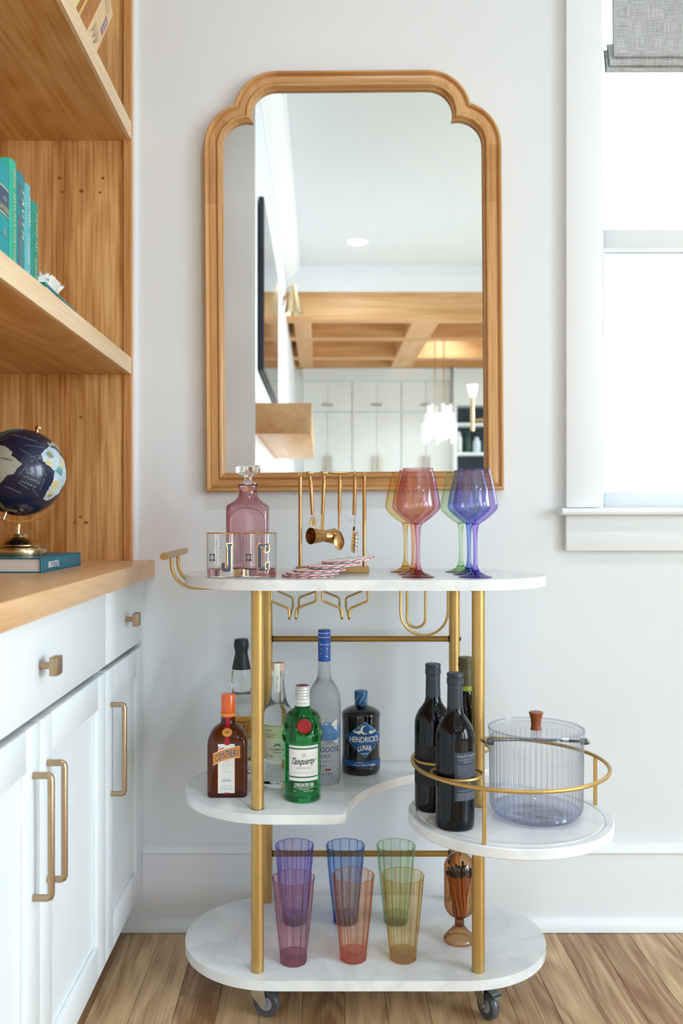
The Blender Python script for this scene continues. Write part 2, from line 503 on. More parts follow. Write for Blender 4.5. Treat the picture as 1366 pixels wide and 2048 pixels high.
# crown along the fireplace wall
crown = [(0.0, 0.0), (0.012, 0.0), (0.014, 0.02), (0.05, 0.035), (0.085, 0.07), (0.10, 0.105), (0.12, 0.11), (0.12, 0.13), (0.0, 0.13)]
m = MB().loft([[(-0.29 + x, -5.48, 2.92 + z) for x, z in crown], [(-0.29 + x, -1.91, 2.92 + z) for x, z in crown]])
struct(m.build('trim_1', M_trim, angle=30), 'white crown moulding above the television', 'trim')

# the window itself
m = MB()
m.box(WX0 - 0.084, WX0, -0.021, 0, WZ0, WZ1 + 0.10, 0.002)
win = struct(m.build('window_1', M_trim), 'white cased window beside the mirror with bright daylight outside', 'window')
MB().box(WX1, WX1 + 0.084, -0.021, 0, WZ0, WZ1 + 0.10, 0.002).build('casing', M_trim, win)
MB().box(WX0 - 0.001, WX1 + 0.001, -0.021, 0, WZ1, WZ1 + 0.10, 0.002).build('head_casing', M_trim, win)
st = [(-0.036, 0.0), (-0.042, 0.003), (-0.044, 0.0085), (-0.042, 0.014), (-0.036, 0.017), (0.10, 0.017), (0.10, 0.0)]
MB().loft([[(WX0 - 0.099, y, 0.967 + z) for y, z in st], [(WX1 + 0.099, y, 0.967 + z) for y, z in st]]).build('window_stool', M_trim, win, angle=50)
MB().box(WX0 - 0.084, WX1 + 0.084, -0.019, 0, 0.884, 0.967, 0.0025).build('apron', M_trim, win)
MB().box(WX0 - 0.02, WX0, 0.0, 0.16, WZ0, WZ1).build('jamb', M_trim, win, smooth=False)
MB().box(WX1, WX1 + 0.02, 0.0, 0.16, WZ0, WZ1).build('jamb', M_trim, win, smooth=False)
ZM = PZ(487, 2.19)
def sash(name, y0, y1, z0, z1, st, br, tr):
    s = MB()
    s.box(WX0, WX0 + st, y0, y1, z0, z1, 0.002); s.box(WX1 - st, WX1, y0, y1, z0, z1, 0.002)
    s.box(WX0 + st, WX1 - st, y0, y1, z0, z0 + br, 0.002); s.box(WX0 + st, WX1 - st, y0, y1, z1 - tr, z1, 0.002)
    so = s.build(name, M_trim, win)
    MB().box(WX0 + st, WX1 - st, (y0 + y1) / 2 - 0.002, (y0 + y1) / 2 + 0.002, z0 + br, z1 - tr).build('pane', thin_glass('window_glass', '#fbfdfc', gloss=0.8), so, smooth=False)
sash('lower_sash', 0.055, 0.09, WZ0, ZM + 0.028, 0.028, 0.038, 0.045)
sash('upper_sash', 0.095, 0.13, ZM - 0.02, WZ1, 0.026, 0.045, 0.04)

# porch outside: pale boarded beam; unseen pale ground added to bounce light onto it
M_porch = pm('porch_paint', '#f5f6f7', 0.6, var=0.01)
pb = thing('porch_beam', 'pale boarded porch beam outside the window', 'beam', (1.5, 2.0, 2.70))
MB().box(-0.9, 3.5, 0.0, 0.2, 0, 0.9).build('beam_core', M_porch, pb, smooth=False)
for i in range(7):
    MB().box(-0.9, 3.5, -0.018, 0.0, 0.004 + i * 0.125, 0.121 + i * 0.125, 0.003, 1).build('board', M_porch, pb, smooth=False)
MB().box(3.0, 3.2, 0.0, 0.2, -2.76, 0).build('post', M_porch, pb, smooth=False)
m = MB().box(-3, 9, 0.3, 9, -0.12, -0.06)
struct(m.build('ground', pm('pale_paving', '#d8d6d0', 0.8, var=0.05), smooth=False), 'pale paving outside the window', 'ground')

# roman shade
m_, nt, b, o_ = new_mat('grey_linen')
tc = nt.nodes.new('ShaderNodeTexCoord')
acc = None
for ax, sc_ in ((0, (900, 10, 26)), (2, (26, 10, 900))):
    mp = nt.nodes.new('ShaderNodeMapping'); mp.inputs['Scale'].default_value = sc_; nt.links.new(tc.outputs['Object'], mp.inputs['Vector'])
    n = nt.nodes.new('ShaderNodeTexNoise'); n.inputs['Scale'].default_value = 1; n.inputs['Detail'].default_value = 2; nt.links.new(mp.outputs[0], n.inputs['Vector'])
    if acc is None: acc = n.outputs['Fac']
    else:
        ad = nt.nodes.new('ShaderNodeMath'); nt.links.new(acc, ad.inputs[0]); nt.links.new(n.outputs['Fac'], ad.inputs[1]); acc = ad.outputs[0]
hv = nt.nodes.new('ShaderNodeMath'); hv.operation = 'MULTIPLY'; hv.inputs[1].default_value = 0.5; nt.links.new(acc, hv.inputs[0])
rp = nt.nodes.new('ShaderNodeValToRGB'); rp.color_ramp.elements[0].position = 0.36; rp.color_ramp.elements[0].color = lin('#96999c'); rp.color_ramp.elements[1].position = 0.64; rp.color_ramp.elements[1].color = lin('#e0e0e0')
nt.links.new(hv.outputs[0], rp.inputs[0]); nt.links.new(rp.outputs[0], b.inputs['Base Color']); b.inputs['Roughness'].default_value = 0.9
tl = nt.nodes.new('ShaderNodeBsdfTranslucent'); nt.links.new(rp.outputs[0], tl.inputs[0])
mxs = nt.nodes.new('ShaderNodeMixShader'); mxs.inputs[0].default_value = 0.06
nt.links.new(b.outputs[0], mxs.inputs[1]); nt.links.new(tl.outputs[0], mxs.inputs[2]); nt.links.new(mxs.outputs[0], o_.inputs['Surface'])
MATS['linen'] = m_
DS = 2.128
sh = thing('roman_shade', 'grey linen roman shade half raised in the window', 'shade', (1.23, YD(DS), PZ(143, DS)))
sx0, sx1 = PX(1219, DS) - 1.23, WX1 - 0.02 - 1.23
def fold(z0, z1, y0, y1, xa):
    # one soft cloth fold: thin slab whose lower edge curls forward
    prof = [(y1, z1), (y1 - 0.004, z1 - 0.01), (y0, z0 + 0.012), (y0 - 0.002, z0 + 0.004), (y0 + 0.002, z0), (y0 + 0.008, z0 + 0.002), (y1 + 0.006, z1)]
    return MB().loft([[(xa, y, z) for y, z in prof], [(sx1, y, z) for y, z in prof]])
fold(0.030, 1.4, -0.012, 0.006, sx0 + 0.006).build('shade_panel', m_, sh, angle=60)
fold(0.012, 0.07, -0.006, 0.010, sx0 - 0.002).build('shade_fold', m_, sh, angle=60)
fold(0.0, 0.06, 0.002, 0.018, sx0 - 0.007).build('shade_fold', m_, sh, angle=60)

# ------------------------------------------------------------------ wall mirror
MD = 2.085                                   # distance of the frame's front
S = MD / FPX
mx0, mx1 = PX(408, MD), PX(1007, MD)
mz0, mz1 = PZ(982, MD), PZ(137, MD)
MW, MH = mx1 - mx0, mz1 - mz0
mir = thing('wall_mirror', 'tall wood-framed wall mirror with stepped rounded upper corners', 'mirror', ((mx0 + mx1) / 2, 0, (mz0 + mz1) / 2), (0, math.radians(-0.45), 0))
R1 = 88 * S
AX = (90 + 57) * S                            # horizontal run of a corner: 552-405
AZ = 151 * S                                  # vertical run: 288-137
# lower arc centre (from outer left edge, below top edge), upper arc centre
C1 = Vector((-MW / 2 + R1, MH / 2 - AZ)); C2 = Vector((-MW / 2 + AX, MH / 2 - R1))
def corner_pts(o, n=12):
    """left upper corner path at inset o, from the side rail up to the top rail"""
    r = R1 - o
    d = (C2 - C1); L = d.length
    mid = (C1 + C2) / 2; h = math.sqrt(max(r * r - (L / 2) ** 2, 0)); perp = Vector((-d.y, d.x)) / L
    cusp = mid + perp * h
    a1 = math.atan2(cusp.y - C1.y, cusp.x - C1.x); a2 = math.atan2(cusp.y - C2.y, cusp.x - C2.x)
    pts = []
    for i in range(n + 1):
        a = PI + (a1 - PI) * i / n if a1 > 0 else PI + (a1 + 2 * PI - PI) * i / n
        pts.append((C1.x + r * math.cos(a), C1.y + r * math.sin(a)))
    if a2 < 0: a2 += 2 * PI
    for i in range(1, n + 1):
        a = a2 + (PI / 2 - a2) * i / n
        pts.append((C2.x + r * math.cos(a), C2.y + r * math.sin(a)))
    return pts
FW = 39 * S
fprof = [(0.0, 0.0), (0.0, 0.018), (0.0015, 0.024), (0.004, 0.027), (0.007, 0.0265), (0.0095, 0.023), (0.0105, 0.0195), (0.012, 0.0195), (0.014, 0.0215), (0.026, 0.0235), (0.0285, 0.0225), (0.030, 0.024), (0.0335, 0.028), (0.037, 0.0275), (0.0395, 0.024), (0.041, 0.019), (0.0425, 0.019), (0.0445, 0.017), (FW, 0.012), (FW, 0.004)]
def frame_piece(name, paths, mat):
    """paths(o) -> 2D points at inset o"""
    g = []
    ps = [paths(o) for o, d in fprof]
    n = len(ps[0])
    secs = [[(ps[k][i][0], -fprof[k][1], ps[k][i][1]) for k in range(len(fprof))] for i in range(n)]
    return MB().loft(secs).build(name, mat, mir, angle=32)
zc = MH / 2 - AZ
frame_piece('corner_piece', lambda o: corner_pts(o), M_frame)
frame_piece('corner_piece', lambda o: [(-x, z) for x, z in corner_pts(o)][::-1], M_frame)
frame_piece('top_rail', lambda o: [(-MW / 2 + AX, MH / 2 - o), (MW / 2 - AX, MH / 2 - o)], M_frameX)
zj = MH / 2 - AZ - 115 * S
for sgn in (-1, 1):
    frame_piece('side_rail', lambda o: [(sgn * (MW / 2 - o), zj), (sgn * (MW / 2 - o), zc)][::sgn], M_frame)
    frame_piece('side_rail', lambda o: [(sgn * (MW / 2 - o), -MH / 2 + o), (sgn * (MW / 2 - o), zj)][::sgn], M_frame)
frame_piece('bottom_rail', lambda o: [(-MW / 2 + o, -MH / 2 + o), (MW / 2 - o, -MH / 2 + o)][::-1], M_frameX)
lc = corner_pts(FW - 0.001)
outl = [(-MW / 2 + FW - 0.001, -MH / 2 + FW - 0.001)] + lc + [(-x, z) for x, z in lc[::-1]] + [(MW / 2 - FW + 0.001, -MH / 2 + FW - 0.001)]
mg, nt, b, o_ = new_mat('silvered_glass')
b.inputs['Base Color'].default_value = (0.93, 0.95, 0.95, 1); b.inputs['Metallic'].default_value = 1; b.inputs['Roughness'].default_value = 0.0
g = MB(); g.ngon([(x, -0.010, z) for x, z in outl]); g.build('mirror_glass', mg, mir, smooth=False, label='clear silvered mirror glass')
g = MB(); n = len(outl)
g.loft([[(x, -0.004, z) for x, z in outl], [(x, -0.0, z) for x, z in outl]]); g.build('backing_board', pm('backing', '#3a3128', 0.8, var=0.05), mir, smooth=False)

# ------------------------------------------------------------------ built-in bookcase, counter and cabinets
BX = -0.4392                                  # front plane of the shelves
bc = thing('bookcase', 'built-in oak bookcase with thick shelves above the counter', 'bookcase', (-0.64, -0.95, 0.862))
MB().box(-0.84, BX - 0.018, -0.020, -0.001, 0.862, 2.90).build('side_panel', M_oakV, bc, smooth=False, world=True)
# small knots in the veneer of the side panel
M_knot = pm('oak_knot', '#9a6229', 0.5, var=0.2, vscale=300)
for kx, ky in ((119, 356), (206, 356), (125, 384), (163, 382), (200, 385), (162, 834), (161, 1034), (150, 1045), (172, 1045)):
    D = 2.094; s_ = MB()
    kr = random.uniform(0.0028, 0.0045)
    s_.lathe([(0, 0.0), (kr, 0.0), (kr * 0.7, 0.0004), (0, 0.0005)], seg=10, M=Matrix.Translation((PX(kx, D), -0.0200, PZ(ky, D))) @ Matrix.Rotation(PI / 2, 4, 'X') @ Matrix.Diagonal((1.3, 1, 1, 1)))
    s_.build('knot', M_knot, bc, world=True)
MB().box(BX - 0.0185, BX, -0.026, -0.001, 0.862, 2.90, 0.001, 1).build('stile', M_stile, bc, smooth=False, world=True)
MB().box(BX, BX + 0.006, -0.007, -0.0005, 0.862, 2.90).build('scribe_strip', M_trim, bc, smooth=False, world=True)
MB().box(-0.845, -0.83, -1.90, -0.020, 0.862, 2.90).build('back_panel', M_oakV, bc, smooth=False, world=True)
MB().box(-0.84, BX, -1.905, -1.88, 0.862, 2.90).build('side_panel', M_oakV, bc, smooth=False, world=True)
for zt, th in ((1.332, 0.037), (1.878, 0.039), (2.40, 0.038)):
    sh_ = MB().box(-0.83, BX - 0.0085, -1.88, -0.0205, zt - th, zt).build('shelf', M_oakY, bc, smooth=False, world=True)
    MB().box(BX - 0.0085, BX + 0.0003, -1.88, -0.0262, zt - th - 0.0004, zt + 0.0004, 0.0006, 1).build('shelf_edge', M_oaklit, sh_, smooth=False, world=True)
# countertop
ct = MB().box(-0.845, -0.3887, -1.905, -0.001, 0.824, 0.862, 0.002).build('countertop', M_oaktop, smooth=True)
tag(ct, 'thick oak countertop running along the white base cabinets', 'countertop')
FXc = -0.4157                                 # front plane of doors
def cabinet(label, y0, y1, doors):
    """y0 far end, y1 near end (y1<y0)"""
    c = thing('base_cabinet', label, 'cabinet', (-0.63, (y0 + y1) / 2, 0), group='white base cabinets under the oak counter')
    MB().box(-0.845, FXc - 0.050, y1 + 0.0005, y0 - 0.0005, 0.099, 0.8235).build('body', M_cab, c, smooth=False, world=True)
    MB().box(-0.80, FXc - 0.075, y1 + 0.001, y0 - 0.001, 0.0, 0.099).build('toe_kick', M_cab, c, smooth=False, world=True)
    g = 0.0015
    MB().box(FXc - 0.050, FXc - 0.0205, y1 + 0.0005, y1 + 0.018, 0.099, 0.8235).build('gable', M_cab, c, smooth=False, world=True); MB().box(FXc - 0.050, FXc - 0.0205, y0 - 0.018, y0 - 0.0005, 0.099, 0.8235).build('gable', M_cab, c, smooth=False, world=True)
    dr = MB().box(FXc - 0.020, FXc, y1 + g, y0 - g, 0.6755, 0.8215, 0.0015).build('drawer', M_cab, c, world=True)
    yc = (y0 + y1) / 2
    k = MB().lathe([(0.0, 0.0), (0.0065, 0.0), (0.0065, 0.001), (0.0055, 0.002), (0.0055, 0.018)], seg=16, M=Matrix.Translation((FXc, yc, 0.7455)) @ Matrix.Rotation(PI / 2, 4, 'Y'))
    k.box(FXc + 0.017, FXc + 0.030, yc - 0.014, yc + 0.014, 0.7455 - 0.014, 0.7455 + 0.014, 0.002, 2)
    k.build('knob', M_champ, dr, world=True)
    for a, b_, hy in doors:                   # door from far a to near b_
        st_ = 0.060
        fr = MB()
        z0, z1 = 0.099, 0.6635
        fr.box(FXc - 0.020, FXc, b_ + g, b_ + g + st_, z0, z1, 0.0012); fr.box(FXc - 0.020, FXc, a - g - st_, a - g, z0, z1, 0.0012)
        fr.box(FXc - 0.0199, FXc - 0.0001, b_ + g + st_ - 0.001, a - g - st_ + 0.001, z0, z0 + st_, 0.0008); fr.box(FXc - 0.0199, FXc - 0.0001, b_ + g + st_ - 0.001, a - g - st_ + 0.001, z1 - st_, z1, 0.0008)
        d = fr.build('door', M_cab, c, world=True)
        MB().box(FXc - 0.016, FXc - 0.009, b_ + g + st_ + 0.0014, a - g - st_ - 0.0014, z0 + st_ + 0.0014, z1 - st_ - 0.0014).build('door_panel', M_cab, d, smooth=False, world=True)
        zt, zb = 0.592, 0.415; pr = 0.0265
        pts = [(FXc - 0.001, hy, zt), (FXc + pr - 0.005, hy, zt), (FXc + pr - 0.0015, hy, zt - 0.0015), (FXc + pr, hy, zt - 0.005), (FXc + pr, hy, (zt + zb) / 2), (FXc + pr, hy, zb + 0.005), (FXc + pr - 0.0015, hy, zb + 0.0015), (FXc + pr - 0.005, hy, zb), (FXc - 0.001, hy, zb)]
        MB().tube(pts, 0.0052, 12).build('handle', M_champ, d, world=True)
cabinet('narrow white base cabinet against the back wall', -0.018, -0.370, [(-0.018, -0.370, -0.328)])
cabinet('wide white base cabinet with paired handles nearest the camera', -0.370, -1.190, [(-0.370, -0.780, -0.746), (-0.780, -1.190, -0.813)])
cabinet('white base cabinet at the fireplace end of the counter', -1.190, -1.900, [(-1.190, -1.545, -1.51), (-1.545, -1.900, -1.58)])
m = MB().box(-0.845, FXc, -0.0178, -0.001, 0.099, 0.8235)
tag(m.build('filler_strip', M_cab, smooth=False), 'narrow white filler strip between cabinet and wall', 'filler strip')
# ------------------------------------------------------------------ bar cart
CX, CYD, HL, HD = 0.0908, 1.850, 0.367, 0.187
CY = YD(CYD)
LX, RX = -0.119, 0.298
YF, YB = YD(1.700), YD(2.004)
cart = thing('bar_cart', 'gold bar cart with white marble shelves and caster wheels', 'cart', (CX, CY, 0))
def stadium(n=24):
    c0, c1 = CX - HL + HD, CX + HL - HD
    pts = [(c1 + HD * math.cos(math.radians(a)), CY + HD * math.sin(math.radians(a))) for a in [-90 + 180 * i / n for i in range(n + 1)]]
    pts += [(c0 + HD * math.cos(math.radians(a)), CY + HD * math.sin(math.radians(a))) for a in [90 + 180 * i / n for i in range(n + 1)]]
    return pts
Z1, Z2, Z3, ZT = 0.107, 0.414, 0.848, 0.4196
MB().prism(stadium(), Z1 - 0.019, Z1, 0.006).build('bottom_shelf', M_marble, cart, world=True, angle=50)
MB().prism(stadium(), Z3 - 0.020, Z3, 0.006).build('top_shelf', M_marble, cart, world=True, angle=50)
TX, TY, TR = 0.3477, YD(1.660), 0.185
RC = 0.300
# middle shelf: left stadium end, concave cut that follows the round shelf
c0 = CX - HL + HD
mid = [(c0 + HD * math.cos(math.radians(a)), CY + HD * math.sin(math.radians(a))) for a in [90 + 180 * i / 24 for i in range(25)]]
yfr = CY - HD
xa = TX - math.sqrt(RC ** 2 - (yfr + 0.012 - TY) ** 2)
mid += [(xa - 0.016, yfr), (xa - 0.008, yfr + 0.001), (xa - 0.002, yfr + 0.006)]
a0 = math.degrees(math.atan2(yfr + 0.012 - TY, xa - TX)); a0 = a0 if a0 > 0 else a0 + 360
mid += [(TX + RC * math.cos(math.radians(a0 + (92 - a0) * i / 22)), TY + RC * math.sin(math.radians(a0 + (92 - a0) * i / 22))) for i in range(23)]
mid += [(0.365, TY + RC + 0.003), (0.372, TY + RC + 0.010), (0.372, CY + HD - 0.012), (0.362, CY + HD)]
MB().prism(mid, Z2 - 0.018, Z2, 0.005).build('middle_shelf', M_marble, cart, world=True, angle=50)
# round shelf with a groove near its rim
pr = [(0, -0.019), (TR - 0.002, -0.019), (TR, -0.017), (TR, -0.002), (TR - 0.002, 0.0), (TR - 0.014, 0.0), (TR - 0.0155, -0.0016), (TR - 0.0175, -0.0016), (TR - 0.019, 0.0), (0, 0.0)]
MB().lathe(pr, (TX, TY, ZT), seg=72).build('round_shelf', M_marble, cart, world=True, angle=30)
# rail of the round shelf
ZR = 0.512; RR = 0.1775
MB().tube([(TX + RR * math.cos(2 * PI * i / 64), TY + RR * math.sin(2 * PI * i / 64), ZR) for i in range(64)], 0.0036, 10, closed=True).build('rail', M_gold, cart, world=True)
for bx, byd in ((0.2405, 1.590), (0.2190, 1.688), (0.2860, 1.765)):
    MB().tube([(bx + 0.045 * math.cos(2 * PI * i / 40), YD(byd) + 0.045 * math.sin(2 * PI * i / 40), ZR) for i in range(40)], 0.0026, 8, closed=True).build('bottle_ring', M_gold, cart, world=True)
for px_, py_ in ((970, 1583), (1190, 1520)):
    # post under the rail at that bearing
    best = min(range(360), key=lambda a: abs((TX + RR * math.cos(math.radians(a))) / (TY + RR * math.sin(math.radians(a)) - CAM_Y) - (px_ - 641) / FPX) + (10 if (math.sin(math.radians(a)) > -0.1 and px_ == 970) or (math.sin(math.radians(a)) < 0.05 and px_ == 1190) else 0))
    a = math.radians(best); x_, y_ = TX + RR * math.cos(a), TY + RR * math.sin(a)
    MB().box(x_ - 0.003, x_ + 0.003, y_ - 0.003, y_ + 0.003, ZT - 0.001, ZR).build('rail_post', M_gold, cart, smooth=False, world=True)
a = math.radians(150); x_, y_ = TX + RR * math.cos(a), TY + RR * math.sin(a)
MB().box(x_ - 0.003, x_ + 0.003, y_ - 0.003, y_ + 0.003, ZT - 0.001, ZR).build('rail_post', M_gold, cart, smooth=False, world=True)
# legs, cross rods and screws
for x_ in (LX, RX):
    for y_ in (YF, YB):
        lg = MB().lathe([(0, 0), (0.0122, 0), (0.0122, Z3 - 0.020 - Z1), (0, Z3 - 0.020 - Z1)], (x_, y_, Z1), seg=28).build('leg', M_gold, cart, world=True)
        for zz in (Z2 - 0.024,):
            for sg in (-1, 1):
                MB().lathe([(0, 0), (0.0045, 0), (0.004, 0.002), (0.0, 0.003)], seg=12, M=Matrix.Translation((x_ + sg * 0.0120, y_ - 0.002, zz)) @ Matrix.Rotation(sg * PI / 2, 4, 'Y')).build('screw', M_toolbrass, lg, world=True)
        if y_ == YF:
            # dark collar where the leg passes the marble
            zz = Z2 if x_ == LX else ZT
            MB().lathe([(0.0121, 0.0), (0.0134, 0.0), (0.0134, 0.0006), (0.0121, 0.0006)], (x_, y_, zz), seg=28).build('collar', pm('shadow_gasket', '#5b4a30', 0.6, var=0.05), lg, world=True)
for zz in (0.692, 0.214):
    rd = MB().tube([(LX + 0.010, YB, zz), (RX - 0.010, YB, zz)], 0.0066, 16).build('cross_rod', M_golddark, cart, world=True)
    for sg, xx in ((1, LX + 0.0115), (-1, RX - 0.0115)):
        MB().tube([(xx, YB, zz), (xx + sg * 0.003, YB, zz)], 0.0072, 16).build('end_ring', M_black, rd, world=True)
    MB().lathe([(0, 0), (0.005, 0), (0.0045, 0.0025), (0, 0.0035)], seg=12, M=Matrix.Translation((RX + 0.0118, YB, zz)) @ Matrix.Rotation(PI / 2, 4, 'Y')).build('screw', M_black, rd, world=True)
# brackets under the top shelf between front and back legs
for x_ in (LX, RX):
    MB().box(x_ - 0.011, x_ + 0.011, YF + 0.01, YB - 0.01, Z3 - 0.026, Z3 - 0.0195, 0.001, 1).build('bracket', pm('grey_bracket', '#9d9a93', 0.4, metal=0.6, var=0.04), cart, world=True)
# push handle
hb = MB().tube([(-0.299, YD(1.715), 0.889), (-0.299, YD(1.985), 0.889)], 0.0072, 20).build('handle_bar', M_toolbrass, cart, world=True)
for D in (1.803, 1.885):
    pts = [(-0.299, YD(D), 0.886), (-0.2985, YD(D), 0.870)] + [(-0.2985 + 0.047 - 0.047 * math.cos(math.radians(a)), YD(D), 0.8665 - 0.047 * math.sin(math.radians(a)) + 0.0025) for a in range(0, 91, 10)] + [(-0.235, YD(D), 0.8222), (-0.10, YD(D), 0.8222)]
    MB().tube(pts, 0.0035, 10).build('handle_rod', M_gold, cart, world=True)
# stemware hangers under the top shelf: bent wire loops
zt_ = Z3 - 0.0205
for xo, xi in ((-0.096, -0.061), (-0.008, -0.0475), (0.004, 0.0416), (0.092, 0.056)):
    f, bk = YD(1.750), YD(1.980)
    sg = 1 if xi > xo else -1
    pts = [(xo, f, zt_), (xo, f, 0.803), (xo + sg * 0.002, f, 0.800), (xi - sg * 0.003, f, 0.787), (xi, f, 0.783), (xi, f, 0.770), (xi, f + 0.004, 0.766), (xi, bk - 0.004, 0.766), (xi, bk, 0.770), (xi, bk, 0.783), (xi - sg * 0.003, bk, 0.787), (xo + sg * 0.002, bk, 0.800), (xo, bk, 0.803), (xo, bk, zt_)]
    MB().tube(pts, 0.0024, 8).build('stemware_hanger', M_gold, cart, world=True)
# two nested U-shaped towel loops
for x0_, x1_, zb, D, rr_ in ((799, 898, 1271, 1.74, 0.0026), (812, 853, 1255, 1.78, 0.0026)):
    xa_, xb_ = PX(x0_ + 2, D), PX(x1_ - 2, D); r_ = (xb_ - xa_) / 2; zc_ = PZ(zb, D) + r_
    pts = [(xa_, YD(D), zt_), (xa_, YD(D), zc_ + 0.01)] + [((xa_ + xb_) / 2 + r_ * math.cos(math.radians(a)), YD(D), zc_ + r_ * math.sin(math.radians(a))) for a in range(180, 361, 12)] + [(xb_, YD(D), zc_ + 0.01), (xb_, YD(D), zt_)]
    MB().tube(pts, rr_, 8).build('towel_loop', M_gold, cart, world=True)
# casters
M_wheel = pm('grey_clear_wheel', '#4d5258', 0.25, var=0.1, vscale=30, spec=0.6)
M_rim = pm('wheel_core', '#9aa0a6', 0.3, var=0.1, vscale=30, coat=0.3)
def caster(x, y, ang, brake):
    R = Matrix.Translation((x, y, 0)) @ Matrix.Rotation(ang, 4, 'Z')
    wr = 0.0265
    f = MB()
    f.box(-0.021, 0.021, -0.021, 0.021, Z1 - 0.0215, Z1 - 0.019)
    f.lathe([(0, 0), (0.014, 0), (0.016, 0.005), (0.014, 0.0065), (0, 0.0065)], (0, 0, Z1 - 0.028), seg=20)
    for sg in (-1, 1):
        yy = sg * 0.0125
        P = [(-0.014, Z1 - 0.027), (0.020, Z1 - 0.027), (0.012, 0.045), (-0.010, wr - 0.006), (-0.018, wr - 0.007), (-0.024, wr), (-0.021, wr + 0.008)]
        P = [(px_ * 0.9, pz_) for px_, pz_ in P]
        f.loft([[(a, yy - 0.001, b) for a, b in P], [(a, yy + 0.001, b) for a, b in P]])
    f.box(-0.0125, 0.018, -0.0135, 0.0135, Z1 - 0.0285, Z1 - 0.026)
    f.bm.transform(R)
    fo = f.build('caster', M_steel, cart, world=True, angle=30)
    Wm = R @ Matrix.Translation((-0.0165, 0, wr)) @ Matrix.Rotation(PI / 2, 4, 'X')
    w = MB().lathe([(0.012, -0.0075), (0.020, -0.0085), (wr - 0.003, -0.0085), (wr - 0.0005, -0.005), (wr, 0), (wr - 0.0005, 0.005), (wr - 0.003, 0.0085), (0.020, 0.0085), (0.012, 0.0075)], seg=32, M=Wm).build('wheel', M_wheel, fo, world=True)
    MB().lathe([(0, -0.0078), (0.013, -0.0076), (0.013, 0.0076), (0, 0.0078)], seg=20, M=Wm).build('hub', M_rim, fo, world=True)
    MB().lathe([(0, -0.0165), (0.0045, -0.0165), (0.0045, -0.0135), (0.003, -0.0135), (0.003, 0.0135), (0.0045, 0.0135), (0.0045, 0.0165), (0, 0.0165)], seg=6, M=Wm).build('axle_bolt', M_steel, fo, world=True)
    if brake:
        bmk = MB().hexa([(-0.018, -0.010, 0.062), (-0.047, -0.010, 0.052), (-0.047, 0.010, 0.052), (-0.018, 0.010, 0.062), (-0.018, -0.010, 0.065), (-0.047, -0.010, 0.055), (-0.047, 0.010, 0.055), (-0.018, 0.010, 0.065)])
        for i in range(5):
            t = i / 5
            bmk.box(-0.024 - t * 0.02, -0.0225 - t * 0.02, -0.0095, 0.0095, 0.0625 - t * 0.007, 0.0645 - t * 0.007)
        bmk.bm.transform(R)
        bmk.build('brake_lever', pm('galvanised', '#8f9a97', 0.35, metal=0.8, var=0.06, vscale=60), fo, world=True, angle=30)
caster(PX(517, 1.74), YD(1.745), math.radians(163), False)
caster(PX(966, 1.74), YD(1.745), math.radians(120), True)
caster(PX(517, 1.74), YD(1.955), math.radians(100), False)
caster(PX(966, 1.74), YD(1.955), math.radians(200), False)

# ------------------------------------------------------------------ coloured glassware
def glass_pair(nm, tint, deep):
    return thin_glass(nm + '_sheet', tint, power=0.21, gloss=1.4), thin_glass(nm + '_thick', tint, power=0.42, gloss=1.5)
G = {
    'pink': glass_pair('pink_glass', '#dc9db2', '#eab4c8'),
    'orange': glass_pair('orange_glass', '#f4ad84', '#fbc09a'),
    'yellow': glass_pair('yellow_glass', '#efcf85', '#f9dc94'),
    'purple': glass_pair('purple_glass', '#a78ff0', '#c4a8f8'),
    'blue': glass_pair('blue_glass', '#6f97de', '#7fa4e6'),
    'green': glass_pair('green_glass', '#c3e2bb', '#bfe9c6'),
}
def wine_glass(colour, px, D, label):
    sheet, solid = G[colour]
    t = thing('wine_glass', label, 'wine glass', (PX(px, D), YD(D), Z3), group='coloured wine glasses on the top shelf')
    bowl = [(0.0045, 0.1005), (0.010, 0.1035), (0.022, 0.112), (0.033, 0.1215), (0.0400, 0.129), (0.0427, 0.134), (0.0430, 0.139), (0.0422, 0.146), (0.0380, 0.168), (0.0335, 0.190), (0.0285, 0.2095)]
    MB().lathe(bowl, seg=48).build('bowl', sheet, t, angle=60)
    MB().tube([(0.0285 * math.cos(2 * PI * i / 48), 0.0285 * math.sin(2 * PI * i / 48), 0.2095) for i in range(48)], 0.0006, 6, closed=True).build('rim', solid, t)
    stem = [(0, 0.1035), (0.006, 0.1045), (0.0075, 0.1015), (0.0062, 0.097), (0.0048, 0.088), (0.0040, 0.070), (0.0037, 0.045), (0.0042, 0.028), (0.0056, 0.020), (0.0085, 0.0145), (0.0060, 0.012), (0, 0.012)]
    MB().lathe(stem, seg=24).build('stem', solid, t, angle=60)
    foot = [(0, 0.0), (0.0322, 0.0), (0.0326, 0.0010), (0.031, 0.0018), (0.020, 0.0050), (0.012, 0.0090), (0.0075, 0.0135), (0, 0.0135)]
    MB().lathe(foot, seg=40).build('foot', solid, t, angle=50)
wine_glass('pink', 836, 1.735, 'rose pink wine glass standing in front of the orange one')
wine_glass('orange', 827, 1.815, 'orange wine glass between the pink and yellow ones')
wine_glass('yellow', 811, 1.890, 'amber yellow wine glass at the back behind the pink one')
wine_glass('purple', 950.5, 1.735, 'violet wine glass at the front right of the top shelf')
wine_glass('blue', 938, 1.815, 'blue wine glass between the violet and green ones')
wine_glass('green', 921.5, 1.890, 'pale green wine glass at the back behind the violet one')

